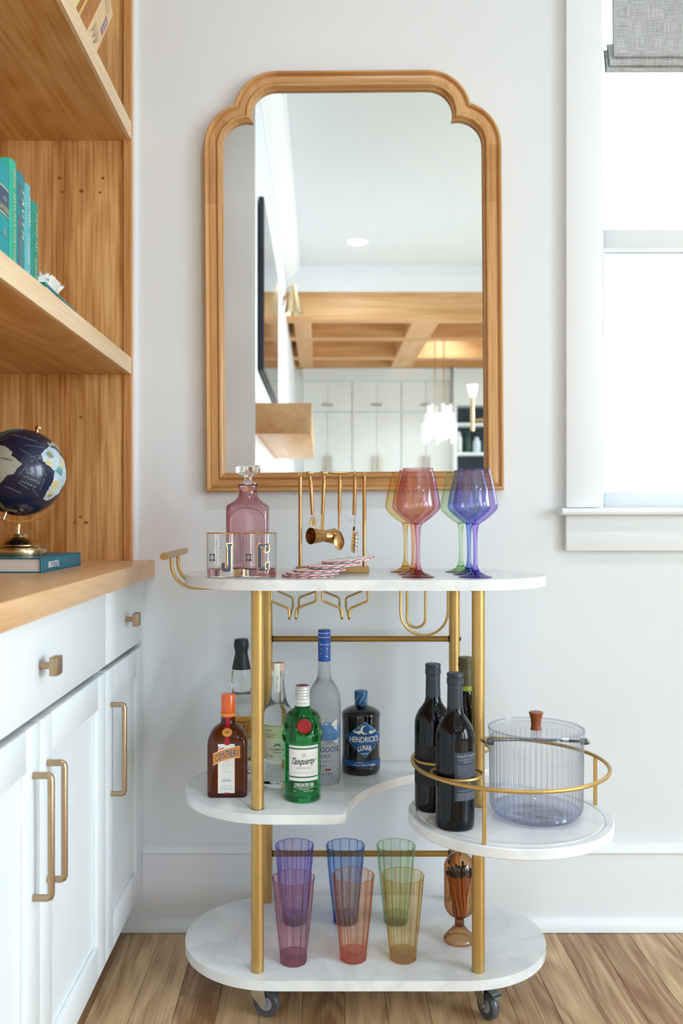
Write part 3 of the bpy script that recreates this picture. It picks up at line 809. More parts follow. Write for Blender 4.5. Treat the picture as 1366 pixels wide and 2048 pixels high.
def flute_mod(n, amp):
    return lambda a, r, z: 1 - amp * (1 - abs(math.cos(n * a / 2)) ** 1.0) if True else 1
def tumbler(colour, px, D, label, sc=1.0):
    sheet, solid = G[colour]
    t = thing('highball_glass', label, 'tumbler', (PX(px, D), YD(D), Z1), (0, 0, random.uniform(0, 0.5)), group='fluted highball glasses on the bottom shelf')
    def mod(a, r, z):
        k = min(1.0, max(0.0, (z - 0.012) / 0.02))
        return 1 - 0.055 * k * (1 - abs(math.sin(6 * a)) ** 0.7) 
    def modr(a, r, z): return mod(a, r, z)
    H = 0.162
    outer = [(0.0262, 0.016)] + [(0.0264 + (0.0412 - 0.0264) * k / 10 + 0.001 * math.sin(PI * k / 10), 0.016 + (H - 0.016) * k / 10) for k in range(1, 11)]
    MB().lathe(outer, seg=96, mod=mod).build('wall', sheet, t, angle=25)
    rg = MB()
    for q in range(12):
        a = q * PI / 6
        rg.tube([(r_ * mod(a, r_, z_) * math.cos(a), r_ * mod(a, r_, z_) * math.sin(a), z_) for r_, z_ in outer], 0.0008, 5)
    rg.build('flute_edges', solid, t)
    base = [(0, 0.0), (0.0235, 0.0), (0.0258, 0.002), (0.0264, 0.006), (0.0263, 0.0165), (0.022, 0.0172), (0.012, 0.0150), (0, 0.0142)]
    MB().lathe(base, seg=48).build('base', solid, t, angle=40)
    R = 0.0412
    pts = []
    for i in range(96):
        a = 2 * PI * i / 96; k = mod(a, R, H); pts.append((R * k * math.cos(a), R * k * math.sin(a), H))
    MB().tube(pts, 0.0007, 6, closed=True).build('rim', solid, t)
tumbler('pink', 587, 1.736, 'magenta pink fluted highball glass at the front left')
tumbler('orange', 706.5, 1.747, 'coral orange fluted highball glass at the front middle')
tumbler('yellow', 806, 1.747, 'amber yellow fluted highball glass at the front right')
tumbler('purple', 589, 1.905, 'violet fluted highball glass behind the pink one')
tumbler('blue', 691, 1.905, 'blue fluted highball glass behind the coral one')
tumbler('green', 792, 1.905, 'pale green fluted highball glass behind the amber one')

# monogram tumblers
M_clear = thin_glass('clear_sheet', '#f4f5f4', gloss=0.9, power=0.5)
M_clearS = pm('clear_solid', '#f7f8f7', 0.0, trans=1.0, ior=1.47)
M_giltrim = pm('gilt_rim', '#d9a45a', 0.2, metal=1.0, var=0.05, vscale=80)
M_navy = pm('navy_print', '#3b4a66', 0.5, var=0.25, vscale=900)
M_ink = pm('dark_ink', '#22242c', 0.5, var=0.05, vscale=60)
M_orangedot = pm('copper_dot', '#d58a4e', 0.35, metal=0.6, var=0.05, vscale=60)
def monogram(letter, px, D, label):
    t = thing('monogram_tumbler', label, 'tumbler', (PX(px, D), YD(D), Z3), group='gilt-rimmed monogram tumblers')
    R, H = 0.0330, 0.0850
    MB().lathe([(R, 0.016), (R, H)], seg=48).build('wall', M_clear, t)
    MB().lathe([(0, 0.0), (R - 0.003, 0.0), (R - 0.0004, 0.002), (R - 0.0001, 0.006), (R - 0.0002, 0.0165), (0.028, 0.0185), (0.012, 0.0165), (0, 0.016)], seg=48).build('base', M_clearS, t)
    MB().tube([(R * math.cos(2 * PI * i / 48), R * math.sin(2 * PI * i / 48), H) for i in range(48)], 0.0009, 6, closed=True).build('gilt_rim', M_giltrim, t)
    RL = R + 0.0004
    w, h = 0.0215, 0.052
    a0 = 0.30
    fm = f_cyl(RL, 0.0395, a0); fm2 = f_cyl(RL + 0.0003, 0.0395, a0)
    s5 = 0.0062
    if letter == 'J':
        P = [[(0.001, 0.022), (0.0105, 0.022), (0.0105, 0.026), (-0.001, 0.026)], [(0.0015, 0.022), (0.0015 + s5, 0.022), (0.0015 + s5, -0.019), (0.0015, -0.014)],
             [(0.0077, -0.014), (0.0077, -0.022), (0.0045, -0.0265), (-0.0075, -0.0265), (-0.011, -0.023), (-0.0045, -0.020), (0.0015, -0.020), (0.0015, -0.014)], [(-0.011, -0.023), (-0.011, -0.012), (-0.0045, -0.0085), (-0.0045, -0.020)]]
    else:
        P = [[(-0.011, -0.022), (-0.0045, -0.018), (-0.0045, 0.018), (-0.011, 0.022)], [(-0.011, 0.022), (-0.0045, 0.0195), (0.0045, 0.0195), (0.011, 0.022), (0.008, 0.026), (-0.008, 0.026)],
             [(-0.011, -0.022), (-0.008, -0.026), (0.008, -0.026), (0.011, -0.022), (0.0045, -0.0195), (-0.0045, -0.0195)], [(0.0045, 0.0195), (0.0045, 0.0095), (0.011, 0.0125), (0.011, 0.022)], [(0.0045, -0.0195), (0.011, -0.022), (0.011, -0.0085), (0.0045, -0.0125)]]
    def grow(p, d):
        cx_ = sum(a for a, b in p) / len(p); cz_ = sum(b for a, b in p) / len(p)
        return [(a + d * (1 if a > cx_ else -1), b + d * (1 if b > cz_ else -1)) for a, b in p]
    strokes(t, [grow(p, 0.0013) for p in P], M_giltrim, fm, 'letter_outline')
    strokes(t, P, M_navy, fm2, 'letter')
    # flower motif and dots
    af = -0.62; ff = f_cyl(RL, 0.0395, af); pet = []
    for k in range(8):
        a = k * PI / 4; rr = 0.0088 if k % 2 else 0.0072
        ca, sa = math.cos(a), math.sin(a); q = 0.30 if k % 2 else 0.24
        pet.append([(0.0026 * ca, 0.0026 * sa), (rr * math.cos(a - q), rr * math.sin(a - q)), (rr * 1.02 * ca, rr * 1.02 * sa), (rr * math.cos(a + q), rr * math.sin(a + q))])
    strokes(t, pet, M_ink, ff, 'flower_motif')
    dots = []
    for da, dz in ((0.55, 0.019), (0.72, 0.010), (0.52, 0.002), (0.45, -0.017), (-0.45, -0.018), (0.95, 0.012), (1.4, 0.020)):
        dots.append([(da * RL + 0.0013 * math.cos(k * PI / 3), dz + 0.0013 * math.sin(k * PI / 3)) for k in range(6)])
    strokes(t, dots, M_orangedot, ff, 'dots')
monogram('J', 447.5, 1.737, 'clear tumbler with gilt rim and letter J')
monogram('C', 519, 1.737, 'clear tumbler with gilt rim and letter C')

# decanter
D = 1.845
M_rose = thin_glass('rose_glass', '#d4939d', power=0.36, gloss=1.3)
M_roseS = pm('rose_solid', '#ecc6d0', 0.0, trans=1.0, ior=1.45)
t = thing('decanter', 'square rose-pink glass decanter with clear disc stopper', 'decanter', (PX(496, D), YD(D), Z3))
secs = []
for hw, rad, z in ((0.038, 0.006, 0.0), (0.041, 0.007, 0.003), (0.0418, 0.007, 0.010), (0.0420, 0.007, 0.110), (0.0420, 0.009, 0.1345), (0.0408, 0.011, 0.1395), (0.034, 0.016, 0.1440), (0.026, 0.020, 0.1500), (0.0205, 0.0204, 0.1570), (0.0180, 0.0179, 0.1640), (0.0185, 0.0184, 0.1715), (0.0235, 0.0234, 0.1830)):
    secs.append([(x, y, z) for x, y in rrect(hw, hw * 0.86 if z < 0.14 else hw * (0.86 + 0.14 * min(1, (z - 0.14) / 0.012)), rad, 7)])
MB().loft(secs, True, False).build('body', M_rose, t, angle=40)
MB().loft([[(x * 0.93, y * 0.93, z) for x, y, z in secs[0]], [(x * 0.93, y * 0.93, 0.012) for x, y, z in secs[0]]]).build('base', M_roseS, t, angle=40)
MB().lathe([(0, 0.168), (0.0155, 0.168), (0.0195, 0.1835), (0.0125, 0.1865), (0.0078, 0.1915), (0.0072, 0.1975), (0.0110, 0.2015), (0.0195, 0.2040), (0.0250, 0.2060), (0.0255, 0.2085), (0.0255, 0.2195), (0.0240, 0.2215), (0, 0.2225)], seg=24, mod=None).build('stopper', M_clearS, t, angle=28)

arch = [(-0.0375, -0.0368, 0.012), (-0.0375, -0.0368, 0.105)] + [(-0.0375 * math.cos(math.radians(a)), -0.0368, 0.105 + 0.0300 * math.sin(math.radians(a))) for a in range(15, 180, 15)] + [(0.0375, -0.0368, 0.105), (0.0375, -0.0368, 0.012)]
MB().tube(arch, 0.0006, 6).build('arched_inner_wall', thin_glass('rose_edge', '#a8596f', power=0.5), t)

# scalloped coasters
M_red = pm('red_trim', '#c4223c', 0.7, var=0.1, vscale=300)
def coaster_out(R, n=14, amp=0.085, k=120): return [(R * (1 - amp + amp * abs(math.cos(n * PI * i / k)) ** 0.7) * math.cos(2 * PI * i / k), R * (1 - amp + amp * abs(math.cos(n * PI * i / k)) ** 0.7) * math.sin(2 * PI * i / k)) for i in range(k)]
cpos = [(617, 1.752, 0.0, 0.0, 0.0, 'bottom scalloped coaster of the fanned stack, lying on the marble'), (626, 1.748, 0.0048, 0.6, 0.2, 'second scalloped coaster from the bottom of the fanned stack'), (640, 1.755, 0.0106, 2.0, 0.1, 'third scalloped coaster in the fanned stack'), (668, 1.762, 0.0200, 4.6, 0.3, 'fourth scalloped coaster, tilted upon the stack'), (696, 1.785, 0.0285, 5.8, 0.15, 'topmost scalloped coaster reaching furthest right')]
for i, (px, D, dz, tl, rz, lb) in enumerate(cpos):
    t = thing('scalloped_coaster', lb, 'coaster', (PX(px, D), YD(D), Z3 + dz), (0, math.radians(-tl), rz), group='white coasters with red scalloped trim')
    co = coaster_out(0.0525)
    MB().prism([(x * 0.985, y * 0.985) for x, y in co], 0.0004, 0.0044, 0.0012, 2).build('disc', M_white, t, angle=50)
    MB().tube([(x, y, 0.0010 + 0.0030 * (math.hypot(x, y) / 0.0525 - 0.915) / 0.085) for x, y in co], 0.0008, 6, closed=True).build('red_edging', M_red, t)

# bar tools on a rack
D = 1.885; bx, by = PX(664.5, D), YD(D)
t = thing('bar_tool_rack', 'brass bar tool rack with two posts and a flat base', 'rack', (bx, by, Z3))
MB().box(-0.076, 0.076, -0.030, 0.022, 0, 0.013, 0.001, 1).build('base', M_toolbrass, t)
HT = 0.203
for sx in (-0.067, 0.067):
    MB().tube([(sx, 0, 0.012), (sx, 0, HT)], 0.0040, 14).build('post', M_toolbrass, t)
    MB().tube([(sx, -0.020, HT + 0.002), (sx, 0.016, HT + 0.002)], 0.0044, 16).build('end_cap', M_toolbrass, t)
for yy in (-0.013, 0.009):
    MB().tube([(-0.067, yy, HT - 0.001), (0.067, yy, HT - 0.001)], 0.0012, 8).build('hanging_rail', M_toolbrass, t)
ZH = HT + 0.0045
def tool(name, label, x, yaw, lean, grip_len, head, thing_cat='bar tool'):
    u = thing(name, label, thing_cat, (bx + x, by - 0.002, Z3 + ZH), (0, math.radians(lean), 0), group='brass bar tools hanging on the rack')
    c_, s_ = math.cos(yaw), math.sin(yaw)
    MB().tube([(-0.0155 * c_, -0.0155 * s_, 0), (0.0155 * c_, 0.0155 * s_, 0)], 0.0034, 14).build('cross_bar', M_toolbrass, u)
    MB().lathe([(0, -grip_len), (0.0036, -grip_len), (0.0040, -grip_len + 0.002), (0.0036, -0.016), (0.0030, -0.0145), (0.0030, -0.013), (0.0034, -0.012), (0.0026, -0.004), (0.0018, -0.002), (0, -0.002)], seg=14).build('grip', M_toolbrass, u)
    head(u)
    return u
def h_opener(u):
    z = -0.092
    m_ = MB().tube([(0, 0, z)] + [(0.0065 * math.sin(math.radians(a)), 0, z - 0.016 + 0.016 * math.cos(math.radians(a))) for a in range(15, 180, 15)][::1] + [(0, 0, z - 0.032)] + [(-0.0065 * math.sin(math.radians(a)), 0, z - 0.016 + 0.016 * math.cos(math.radians(a))) for a in range(165, 0, -15)], 0.0013, 8, closed=True)
    m_.box(-0.0035, 0.0035, -0.001, 0.001, z - 0.018, z - 0.003)
    m_.build('opener_head', M_toolbrass, u)
tool('bottle_opener', 'brass bottle opener hanging leftmost on the tool rack', -0.047, math.radians(70), -4, 0.088, h_opener)
def h_jigger(u):
    MB().box(-0.0038, 0.0038, -0.0008, 0.0008, -0.122, -0.086).build('flat_arm', M_toolbrass, u)
    Mx = Matrix.Translation((0.003, 0.006, -0.132)) @ Matrix.Rotation(math.radians(219), 4, 'Z') @ Matrix.Rotation(PI / 2, 4, 'Y')
    # double cup: two truncated cones mouth outward, axis swinging towards the viewer on the left
    j = MB().lathe([(0.0, 0.001), (0.0105, 0.001), (0.0112, 0.003), (0.0170, 0.034), (0.0176, 0.034), (0.0118, 0.0), (0.0118, -0.0), (0.0166, -0.030), (0.0160, -0.030), (0.0106, -0.002), (0, -0.001)], seg=32, M=Mx)
    j.build('jigger_cup', M_toolbrass, u, angle=40)
tool('jigger', 'brass double-ended jigger hanging second on the tool rack', -0.017, math.radians(70), 2.0, 0.086, h_jigger)
def h_spoon(u):
    MB().tube([(0, 0, -0.074), (0, 0, -0.122)], [0.0030, 0.0022], 10).build('neck', M_toolbrass, u)
    secs_ = []
    rows_ = []
    for i in range(13):
        tt = i / 12; zz = -0.118 - 0.044 * tt
        w = 0.0112 * math.sin(PI * (tt ** 1.35)) ** 0.62 if 0 < tt < 1 else 0.0004
        rows_.append([(w * math.cos(PI * k / 8), 0.0045 * (1 - (math.cos(PI * k / 8)) ** 2) * (w / 0.0112), zz) for k in range(9)])
    MB().sheet(rows_).build('spoon_bowl', M_toolbrass, u, fix=False)
tool('bar_spoon', 'brass bar spoon hanging third on the tool rack', 0.0155, 0.1, 0.5, 0.078, h_spoon)
def h_cork(u):
    MB().hexa([(-0.002, -0.002, -0.120), (0.003, -0.002, -0.120), (0.003, 0.002, -0.120), (-0.002, 0.002, -0.120), (0.0005, -0.002, -0.084), (0.0035, -0.002, -0.084), (0.0035, 0.002, -0.084), (0.0005, 0.002, -0.084)]).build('corkscrew_arm', M_steel, u)
    MB().hexa([(-0.006, -0.002, -0.162), (0.000, -0.002, -0.166), (0.000, 0.002, -0.166), (-0.006, 0.002, -0.162), (-0.0025, -0.002, -0.112), (0.0015, -0.002, -0.112), (0.0015, 0.002, -0.112), (-0.0025, 0.002, -0.112)]).build('corkscrew_lever', M_toolbrass, u)
    MB().tube([(-0.010, 0, -0.0985), (-0.004, 0, -0.0975), (0.0015, 0, -0.099)], 0.0009, 8).build('foil_blade', M_steel, u)
    g_ = MB().tube([(0.0045, 0, -0.127), (0.0028, 0, -0.166)], 0.0035, 10)
    MB().tube([(0.0045 + 0.0046 * math.cos(k * 0.9) - 0.0017 * k / 40, 0.0046 * math.sin(k * 0.9), -0.124 - 0.042 * k / 40) for k in range(41)], 0.0010, 6).build('screw_worm', M_toolbrass, u)
    g_.build('corkscrew_barrel', M_steel, u)
tool('corkscrew', 'brass handled corkscrew hanging rightmost on the tool rack', 0.0475, math.radians(88), 1.0, 0.088, h_cork)
# ------------------------------------------------------------------ bottles on the middle shelf
def place(name, label, px, D, z, rz=0.0, group='liquor bottles on the middle shelf', cat='bottle'):
    return thing(name, label, cat, (PX(px, D), YD(D), z), (0, 0, rz), group=group)
M_orange = pm('orange_print', '#ee8a1e', 0.5, var=0.03, vscale=40)
M_redp = pm('red_print', '#b3122c', 0.45, var=0.06, vscale=60)
M_grey = pm('grey_print', '#a9a59c', 0.6, var=0.05, vscale=60)
M_cream = pm('cream_paper', '#efeee0', 0.6, var=0.02, vscale=40)
M_oranget = pm('orange_cap', '#f0640a', 0.25, coat=0.5, var=0.05, vscale=60)

# square orange liqueur bottle
M_amber = pm('amber_bottle', '#7a3311', 0.02, trans=0.75, ior=1.45)
t = place('liqueur_bottle', 'square brown orange-liqueur bottle with orange cap', 456.5, 1.797, Z2, math.radians(2))
secs = []
for hw, hd, rad, z in ((0.0365, 0.0335, 0.008, 0.0), (0.0390, 0.036, 0.009, 0.003), (0.0393, 0.0365, 0.009, 0.010), (0.0393, 0.0365, 0.009, 0.100), (0.0388, 0.036, 0.0100, 0.109), (0.0365, 0.034, 0.013, 0.118), (0.0320, 0.030, 0.017, 0.1265), (0.0250, 0.024, 0.019, 0.1335), (0.0180, 0.0178, 0.0170, 0.1375), (0.0150, 0.0150, 0.0148, 0.141), (0.0142, 0.0142, 0.0141, 0.147), (0.0140, 0.0140, 0.0139, 0.156)):
    secs.append([(x, y, z) for x, y in rrect(hw, hd, rad, 6)])
MB().loft(secs).build('body', M_amber, t, angle=40)
MB().lathe([(0, 0.153), (0.0146, 0.153), (0.0148, 0.163), (0.0140, 0.1635), (0.0140, 0.195), (0.0128, 0.1972), (0, 0.1975)], seg=28).build('cap', M_oranget, t, angle=35)
band(t, 'neck_band', M_orange, 0.0151, -1.9, 1.9, 0.1535, 0.1605)
lettering(t, 'COINTREAU LIQUEUR', 0.024, 0.0018, M_white, f_cyl(0.0154, 0.1572))
yf = -0.0369
MB().sheet([[(-0.018 + 0.0334 * k, yf, z) for k in (0, 1)] for z in (0.010, 0.106)]).build('label', M_white, t, fix=False)
for xx in (-0.018, 0.0147): MB().sheet([[(xx, yf - 0.0002, z), (xx + 0.0007, yf - 0.0002, z)] for z in (0.010, 0.106)]).build('label_border', M_orange, t, fix=False)
# ribbon from neck to label follows the shoulder
rib = [(-0.0143, 0.1535), (-0.0145, 0.147), (-0.0154, 0.141), (-0.0182, 0.1377), (-0.0244, 0.1338), (-0.0304, 0.1268), (-0.0344, 0.1183), (-0.0364, 0.1093), (yf, 0.104)]
MB().sheet([[(-0.0045, y - 0.0004, z), (0.0045, y - 0.0004, z)] for y, z in rib]).build('ribbon', M_redp, t, fix=False)
MB().lathe([(0, 0), (0.0098, 0), (0.0090, 0.001), (0, 0.0012)], seg=24, M=Matrix.Translation((0.0, -0.0318, 0.1275)) @ Matrix.Rotation(math.radians(52), 4, 'X') @ Matrix.Diagonal((1, 0.95, 1, 1))).build('oval_seal', pm('ochre_seal', '#dc9440', 0.5, var=0.04, vscale=60), t)
lettering(t, '1849', 0.010, 0.0036, M_ink, lambda x, z: (x, -0.0331 + z * 0.62 - 0.0006, 0.1283 + z * 0.8), shear=0.3)
def ban(x): return 0.0855 + 0.30 * (x + 0.003) - 3.6 * (x + 0.003) ** 2
def banner(h0, h1, yo, mat, nm):
    xs = [-0.0272 + 0.0530 * i / 12 for i in range(13)]
    MB().sheet([[(x, yf - yo, ban(x) + h0) for x in xs], [(x, yf - yo, ban(x) + h1) for x in xs]]).build(nm, mat, t, fix=False)
banner(-0.0115, 0.0115, 0.0006, M_white, 'banner_edge'); banner(-0.0103, 0.0103, 0.0008, M_orange, 'banner')
lettering(t, 'COINTREAU', 0.0468, 0.0150, M_white, lambda x, z: (x - 0.0004, yf - 0.0010, ban(x) + z), offset=0.05, name='letter_outline')
lettering(t, 'COINTREAU', 0.0456, 0.0138, pm('banner_navy', '#232a3d', 0.5, var=0.03), lambda x, z: (x - 0.0004, yf - 0.0012, ban(x) + z), offset=0.015)
strokes(t, [[(-0.024, 0.0925), (-0.015, 0.0985), (-0.015, 0.101), (-0.0165, 0.1005)], [(-0.012, 0.0955), (-0.006, 0.0985), (-0.006, 0.1003), (-0.019, 0.094)]], M_redp, lambda x, z: (x, yf - 0.0011, z))
for i, (s_, w, zz) in enumerate((('LIQUEUR', 0.012, 0.0730), ('ORANGE PEELS', 0.017, 0.0680), ('DOUCES ET AMERES', 0.024, 0.0636), ('FRANCE', 0.014, 0.0592), ('SPIRITUEUX', 0.012, 0.0550), ('ORANGE LIQUEUR', 0.021, 0.0508))):
    lettering(t, s_, w, 0.0016, M_redp if i == 0 else M_grey, f_front(yf - 0.0006, -0.0012, zz))
lettering(t, 'Cointreau', 0.019, 0.007, M_grey, f_front(yf - 0.0006, -0.0012, 0.036, 0.06), shear=0.5)
lettering(t, '40% VOL  750ML', 0.026, 0.0026, M_grey, f_front(yf - 0.0006, -0.0012, 0.0185))
lettering(t, 'ANGERS FRANCE', 0.022, 0.0016, M_grey, f_front(yf - 0.0006, -0.0012, 0.0238))
MB().sheet([[(-0.005, yf - 0.0005, z), (0.0035, yf - 0.0005, z)] for z in (0.0078, 0.0112)]).build('red_mark', M_redp, t, fix=False)

# tall clear bottle with black wax-like cap
M_clearB = pm('clear_bottle', '#f4f6f2', 0.0, trans=1.0, ior=1.38)
t = place('spirit_bottle', 'tall clear spirit bottle with black cap and orange label behind the brown one', 482.7, 1.920, Z2)
MB().lathe([(0, 0.002), (0.038, 0.0), (0.0415, 0.003), (0.042, 0.010), (0.042, 0.150), (0.040, 0.158), (0.034, 0.165), (0.027, 0.169), (0.0215, 0.1720), (0.0200, 0.1755), (0.0210, 0.187), (0.0228, 0.202), (0.0220, 0.213), (0.0195, 0.2264), (0.014, 0.252), (0.013, 0.268), (0, 0.270)], seg=44).build('body', M_clearB, t, angle=40)
MB().lathe([(0.0195, 0.2262), (0.0203, 0.2262), (0.0190, 0.233), (0.0160, 0.247), (0.0137, 0.258), (0.0140, 0.265), (0.0158, 0.272), (0.0158, 0.280), (0.0145, 0.287), (0.0138, 0.2895), (0, 0.2905)], seg=32).build('cap', M_black, t, angle=50)
MB().tube([(0.0150 * math.cos(2 * PI * i / 30) + 0.009, -0.0405 + 0.0012 * math.cos(4 * PI * i / 30), 0.157 - 0.009 + 0.0150 * math.sin(2 * PI * i / 30) - 0.003) for i in range(30)], 0.0008, 6, closed=True).build('embossed_ring', M_clearS, t)
M_olab = pm('ochre_label', '#d99a3e', 0.55, var=0.08, vscale=40)
band(t, 'label', M_olab, 0.0423, -1.25, 1.25, 0.085, 0.133, 20)
band(t, 'lower_label', M_cream, 0.0423, -1.25, 1.25, 0.045, 0.085, 20)
band(t, 'label_stripe', M_orange, 0.0425, -1.25, 1.25, 0.040, 0.047, 20)
lettering(t, "Channel's", 0.046, 0.0085, M_ink, f_cyl(0.0427, 0.1225), shear=0.5)
lettering(t, 'ESTATE', 0.040, 0.0120, M_ink, f_cyl(0.0427, 0.1085, 0.02))
lettering(t, 'SMALL BATCH', 0.050, 0.006, M_ink, f_cyl(0.0427, 0.066))

# clear tequila bottle with cork top
M_cork = pm('pale_cork', '#dfb99a', 0.7, var=0.1, vscale=120)
M_palegreen = pm('pale_green_paper', '#dfe6bd', 0.6, var=0.03, vscale=40)
t = place('tequila_bottle', 'clear tequila bottle with pale cork stopper and sunburst label', 556, 1.852, Z2)
MB().lathe([(0, 0.003), (0.029, 0.0), (0.0330, 0.003), (0.0340, 0.010), (0.0340, 0.1380), (0.0325, 0.147), (0.0275, 0.157), (0.0205, 0.1665), (0.0170, 0.176), (0.0150, 0.190), (0.0125, 0.212), (0.0115, 0.2215), (0.0130, 0.2235), (0.0134, 0.2275), (0.0130, 0.2345), (0, 0.2345)], seg=44).build('body', M_clearB, t, angle=40)
MB().lathe([(0, 0.2348), (0.0130, 0.2348), (0.0134, 0.237), (0.0134, 0.2485), (0.0125, 0.2503), (0, 0.2505)], seg=28).build('cork_stopper', M_cork, t, angle=40)
sp = [(-0.0139, 0.2500), (-0.0139, 0.2250), (-0.0125, 0.2200), (-0.0134, 0.210), (-0.0155, 0.1925)]
MB().sheet([[(-0.0012 + dx, y - 0.0004 + abs(dx) * 0.25, z) for dx in (-0.0058, 0, 0.0058)] for y, z in sp]).build('neck_strip', M_cream, t, fix=False)
lettering(t, 'tequila 100% de agave', 0.050, 0.0034, M_ink, lambda x, z: (-0.0012 + z, -0.0152 + 0.0012 * (x < 0.006) - max(0, x) * 0.06, 0.2205 - x), shear=0.2)
band(t, 'label', M_cream, 0.0343, -1.15, 1.15, 0.0586, 0.1020, 18)
band(t, 'upper_label', M_palegreen, 0.0343, -1.15, 1.15, 0.1020, 0.1290, 18)
RL = 0.0346
lettering(t, 'PRODUCTOS CASAMIGOS', 0.056, 0.0022, M_ink, f_cyl(RL, 0.1268))
lettering(t, '4-02-40', 0.017, 0.0032, M_ink, f_cyl(RL, 0.1185, -0.55)); lettering(t, 'No 816', 0.012, 0.003, M_ink, f_cyl(RL, 0.1190, 0.42))
lettering(t, 'Tequila 100%', 0.024, 0.0030, M_ink, f_cyl(RL, 0.1095, -0.42)); lettering(t, 'JALISCO', 0.012, 0.003, M_ink, f_cyl(RL, 0.1095, 0.46))
lettering(t, 'Agave Azul', 0.018, 0.0030, M_ink, f_cyl(RL, 0.1045, -0.42))
sb = []
for k in range(17):
    a = PI * k / 16; r0, r1 = 0.004, 0.0115 if k % 2 == 0 else 0.0095
    sb.append([(r0 * math.cos(a - 0.09), 0.7 * r0 * math.sin(a - 0.09)), (r1 * math.cos(a), r1 * math.sin(a)), (r0 * math.cos(a + 0.09), 0.7 * r0 * math.sin(a + 0.09))])
M_sun = pm('sunburst_green', '#2f9d72', 0.5, var=0.04, vscale=60)
sb.append([(0.0075 * math.cos(PI * k / 10), 0.0058 * math.sin(PI * k / 10)) for k in range(11)])
strokes(t, sb, M_sun, f_cyl(RL, 0.0855), 'sunburst')
lettering(t, 'CASAMIGOS', 0.031, 0.0036, M_ink, f_cyl(RL, 0.0800), offset=0.01)
lettering(t, 'Tequila', 0.017, 0.0042, M_ink, f_cyl(RL, 0.0742), shear=0.4)
lettering(t, 'Jay Clay', 0.019, 0.0058, M_ink, f_cyl(RL, 0.0665, -0.5), shear=0.4)
lettering(t, 'Blanco', 0.010, 0.0035, M_ink, f_cyl(RL, 0.0675, 0.5))

# green gin bottle
M_green = pm('green_gin_glass', '#22b658', 0.0, trans=0.97, ior=1.45)
t = place('gin_bottle', 'bright green gin bottle with white label and red seal', 605, 1.762, Z2)
prof = [(0, 0.003), (0.030, 0.0), (0.0345, 0.002), (0.0358, 0.007), (0.0358, 0.090), (0.0362, 0.110), (0.0372, 0.1125), (0.0395, 0.1150), (0.0403, 0.1185), (0.0403, 0.1275), (0.0390, 0.1320), (0.0374, 0.1340), (0.0366, 0.1430), (0.0360, 0.1540), (0.0340, 0.1610), (0.0290, 0.1685), (0.0215, 0.1730), (0.0165, 0.1768), (0.0148, 0.1805), (0.0135, 0.1830), (0.0130, 0.195), (0, 0.196)]
MB().lathe(prof, seg=52).build('body', M_green, t, angle=40)
M_silver = pm('silver_cap', '#dcdcda', 0.35, metal=0.5, var=0.03, vscale=60)
MB().lathe([(0.0134, 0.1800), (0.0140, 0.1805), (0.0142, 0.1950), (0.0134, 0.1955)], seg=32).build('collar', M_white, t, angle=40)
cp = [(0.0138, 0.1958)]
for k in range(4): cp += [(0.0145, 0.1965 + k * 0.0055), (0.0145, 0.1998 + k * 0.0055), (0.0139, 0.2008 + k * 0.0055)]
cp += [(0.0144, 0.2185), (0.0136, 0.2203), (0, 0.2203)]
MB().lathe(cp, seg=32).build('cap', M_silver, t, angle=40)
MB().lathe([(0, 0.2204), (0.0128, 0.2204), (0.0125, 0.2210), (0, 0.2211)], seg=28).build('cap_disc', pm('maroon_disc', '#8d3a40', 0.5, var=0.05), t)
for k in range(5):
    a = -0.7 + 0.35 * k
    strokes(t, [[(-0.0008, -0.0012), (0.0008, -0.0012), (0.0008, 0.0012), (-0.0008, 0.0012)]], M_grey, f_cyl(0.0145, 0.1875, a))
ao = 0.10
RL = 0.0366
band(t, 'label', M_white, RL, ao - 0.86, ao + 0.86, 0.0522, 0.1040, 20)
band(t, 'label_stripe', M_white, RL, ao - 0.86, ao + 0.86, 0.1066, 0.1116, 20); band(t, 'label_stripe', M_white, RL, ao - 0.86, ao + 0.86, 0.0436, 0.0497, 20)
M_dkgreen = pm('deep_green_print', '#123c2a', 0.5, var=0.04)
lettering(t, 'Tanqueray', 0.0510, 0.0165, M_dkgreen, lambda x, z: f_cyl(RL + 0.0004, 0.0800, ao)(x, z + 0.03 * x), shear=0.75, offset=0.012)
lettering(t, 'IMPORTED', 0.028, 0.0032, pm('rose_print', '#b03a5a', 0.5, var=0.03), f_cyl(RL + 0.0004, 0.0685, ao), space=1.3)
lettering(t, 'SPECIAL DRY DISTILLED ENGLISH GIN', 0.044, 0.0016, M_grey, f_cyl(RL + 0.0004, 0.0600, ao))
strokes(t, [[(-0.003, -0.002), (0.003, -0.002), (0.004, 0.002), (0.0015, 0.0015), (0, 0.0045), (-0.0015, 0.0015), (-0.004, 0.002)], [(-0.0045, -0.0045), (0.0045, -0.0045), (0.0035, -0.0028), (-0.0035, -0.0028)]], pm('pale_grey_print', '#d2d0cc', 0.6, var=0.03), f_cyl(RL + 0.0004, 0.0940, ao), 'crest')
lettering(t, 'LONDON DRY GIN', 0.0390, 0.0070, M_white, f_cyl(RL, 0.0362, ao), offset=0.02)
lettering(t, 'PRODUCED AND BOTTLED IN GREAT BRITAIN', 0.043, 0.0016, M_white, f_cyl(RL, 0.0305, ao)); lettering(t, 'DOUBLE DISTILLED', 0.020, 0.0016, M_white, f_cyl(RL, 0.0280, ao)); lettering(t, '47.3% ALC', 0.020, 0.0024, M_white, f_cyl(RL, 0.0243, ao + 0.25)); lettering(t, '750ML', 0.006, 0.0018, M_white, f_cyl(RL, 0.0243, ao - 0.5))
Ms = Matrix.Translation((0.004, -0.0358, 0.1488)) @ Matrix.Rotation(math.radians(84), 4, 'X')
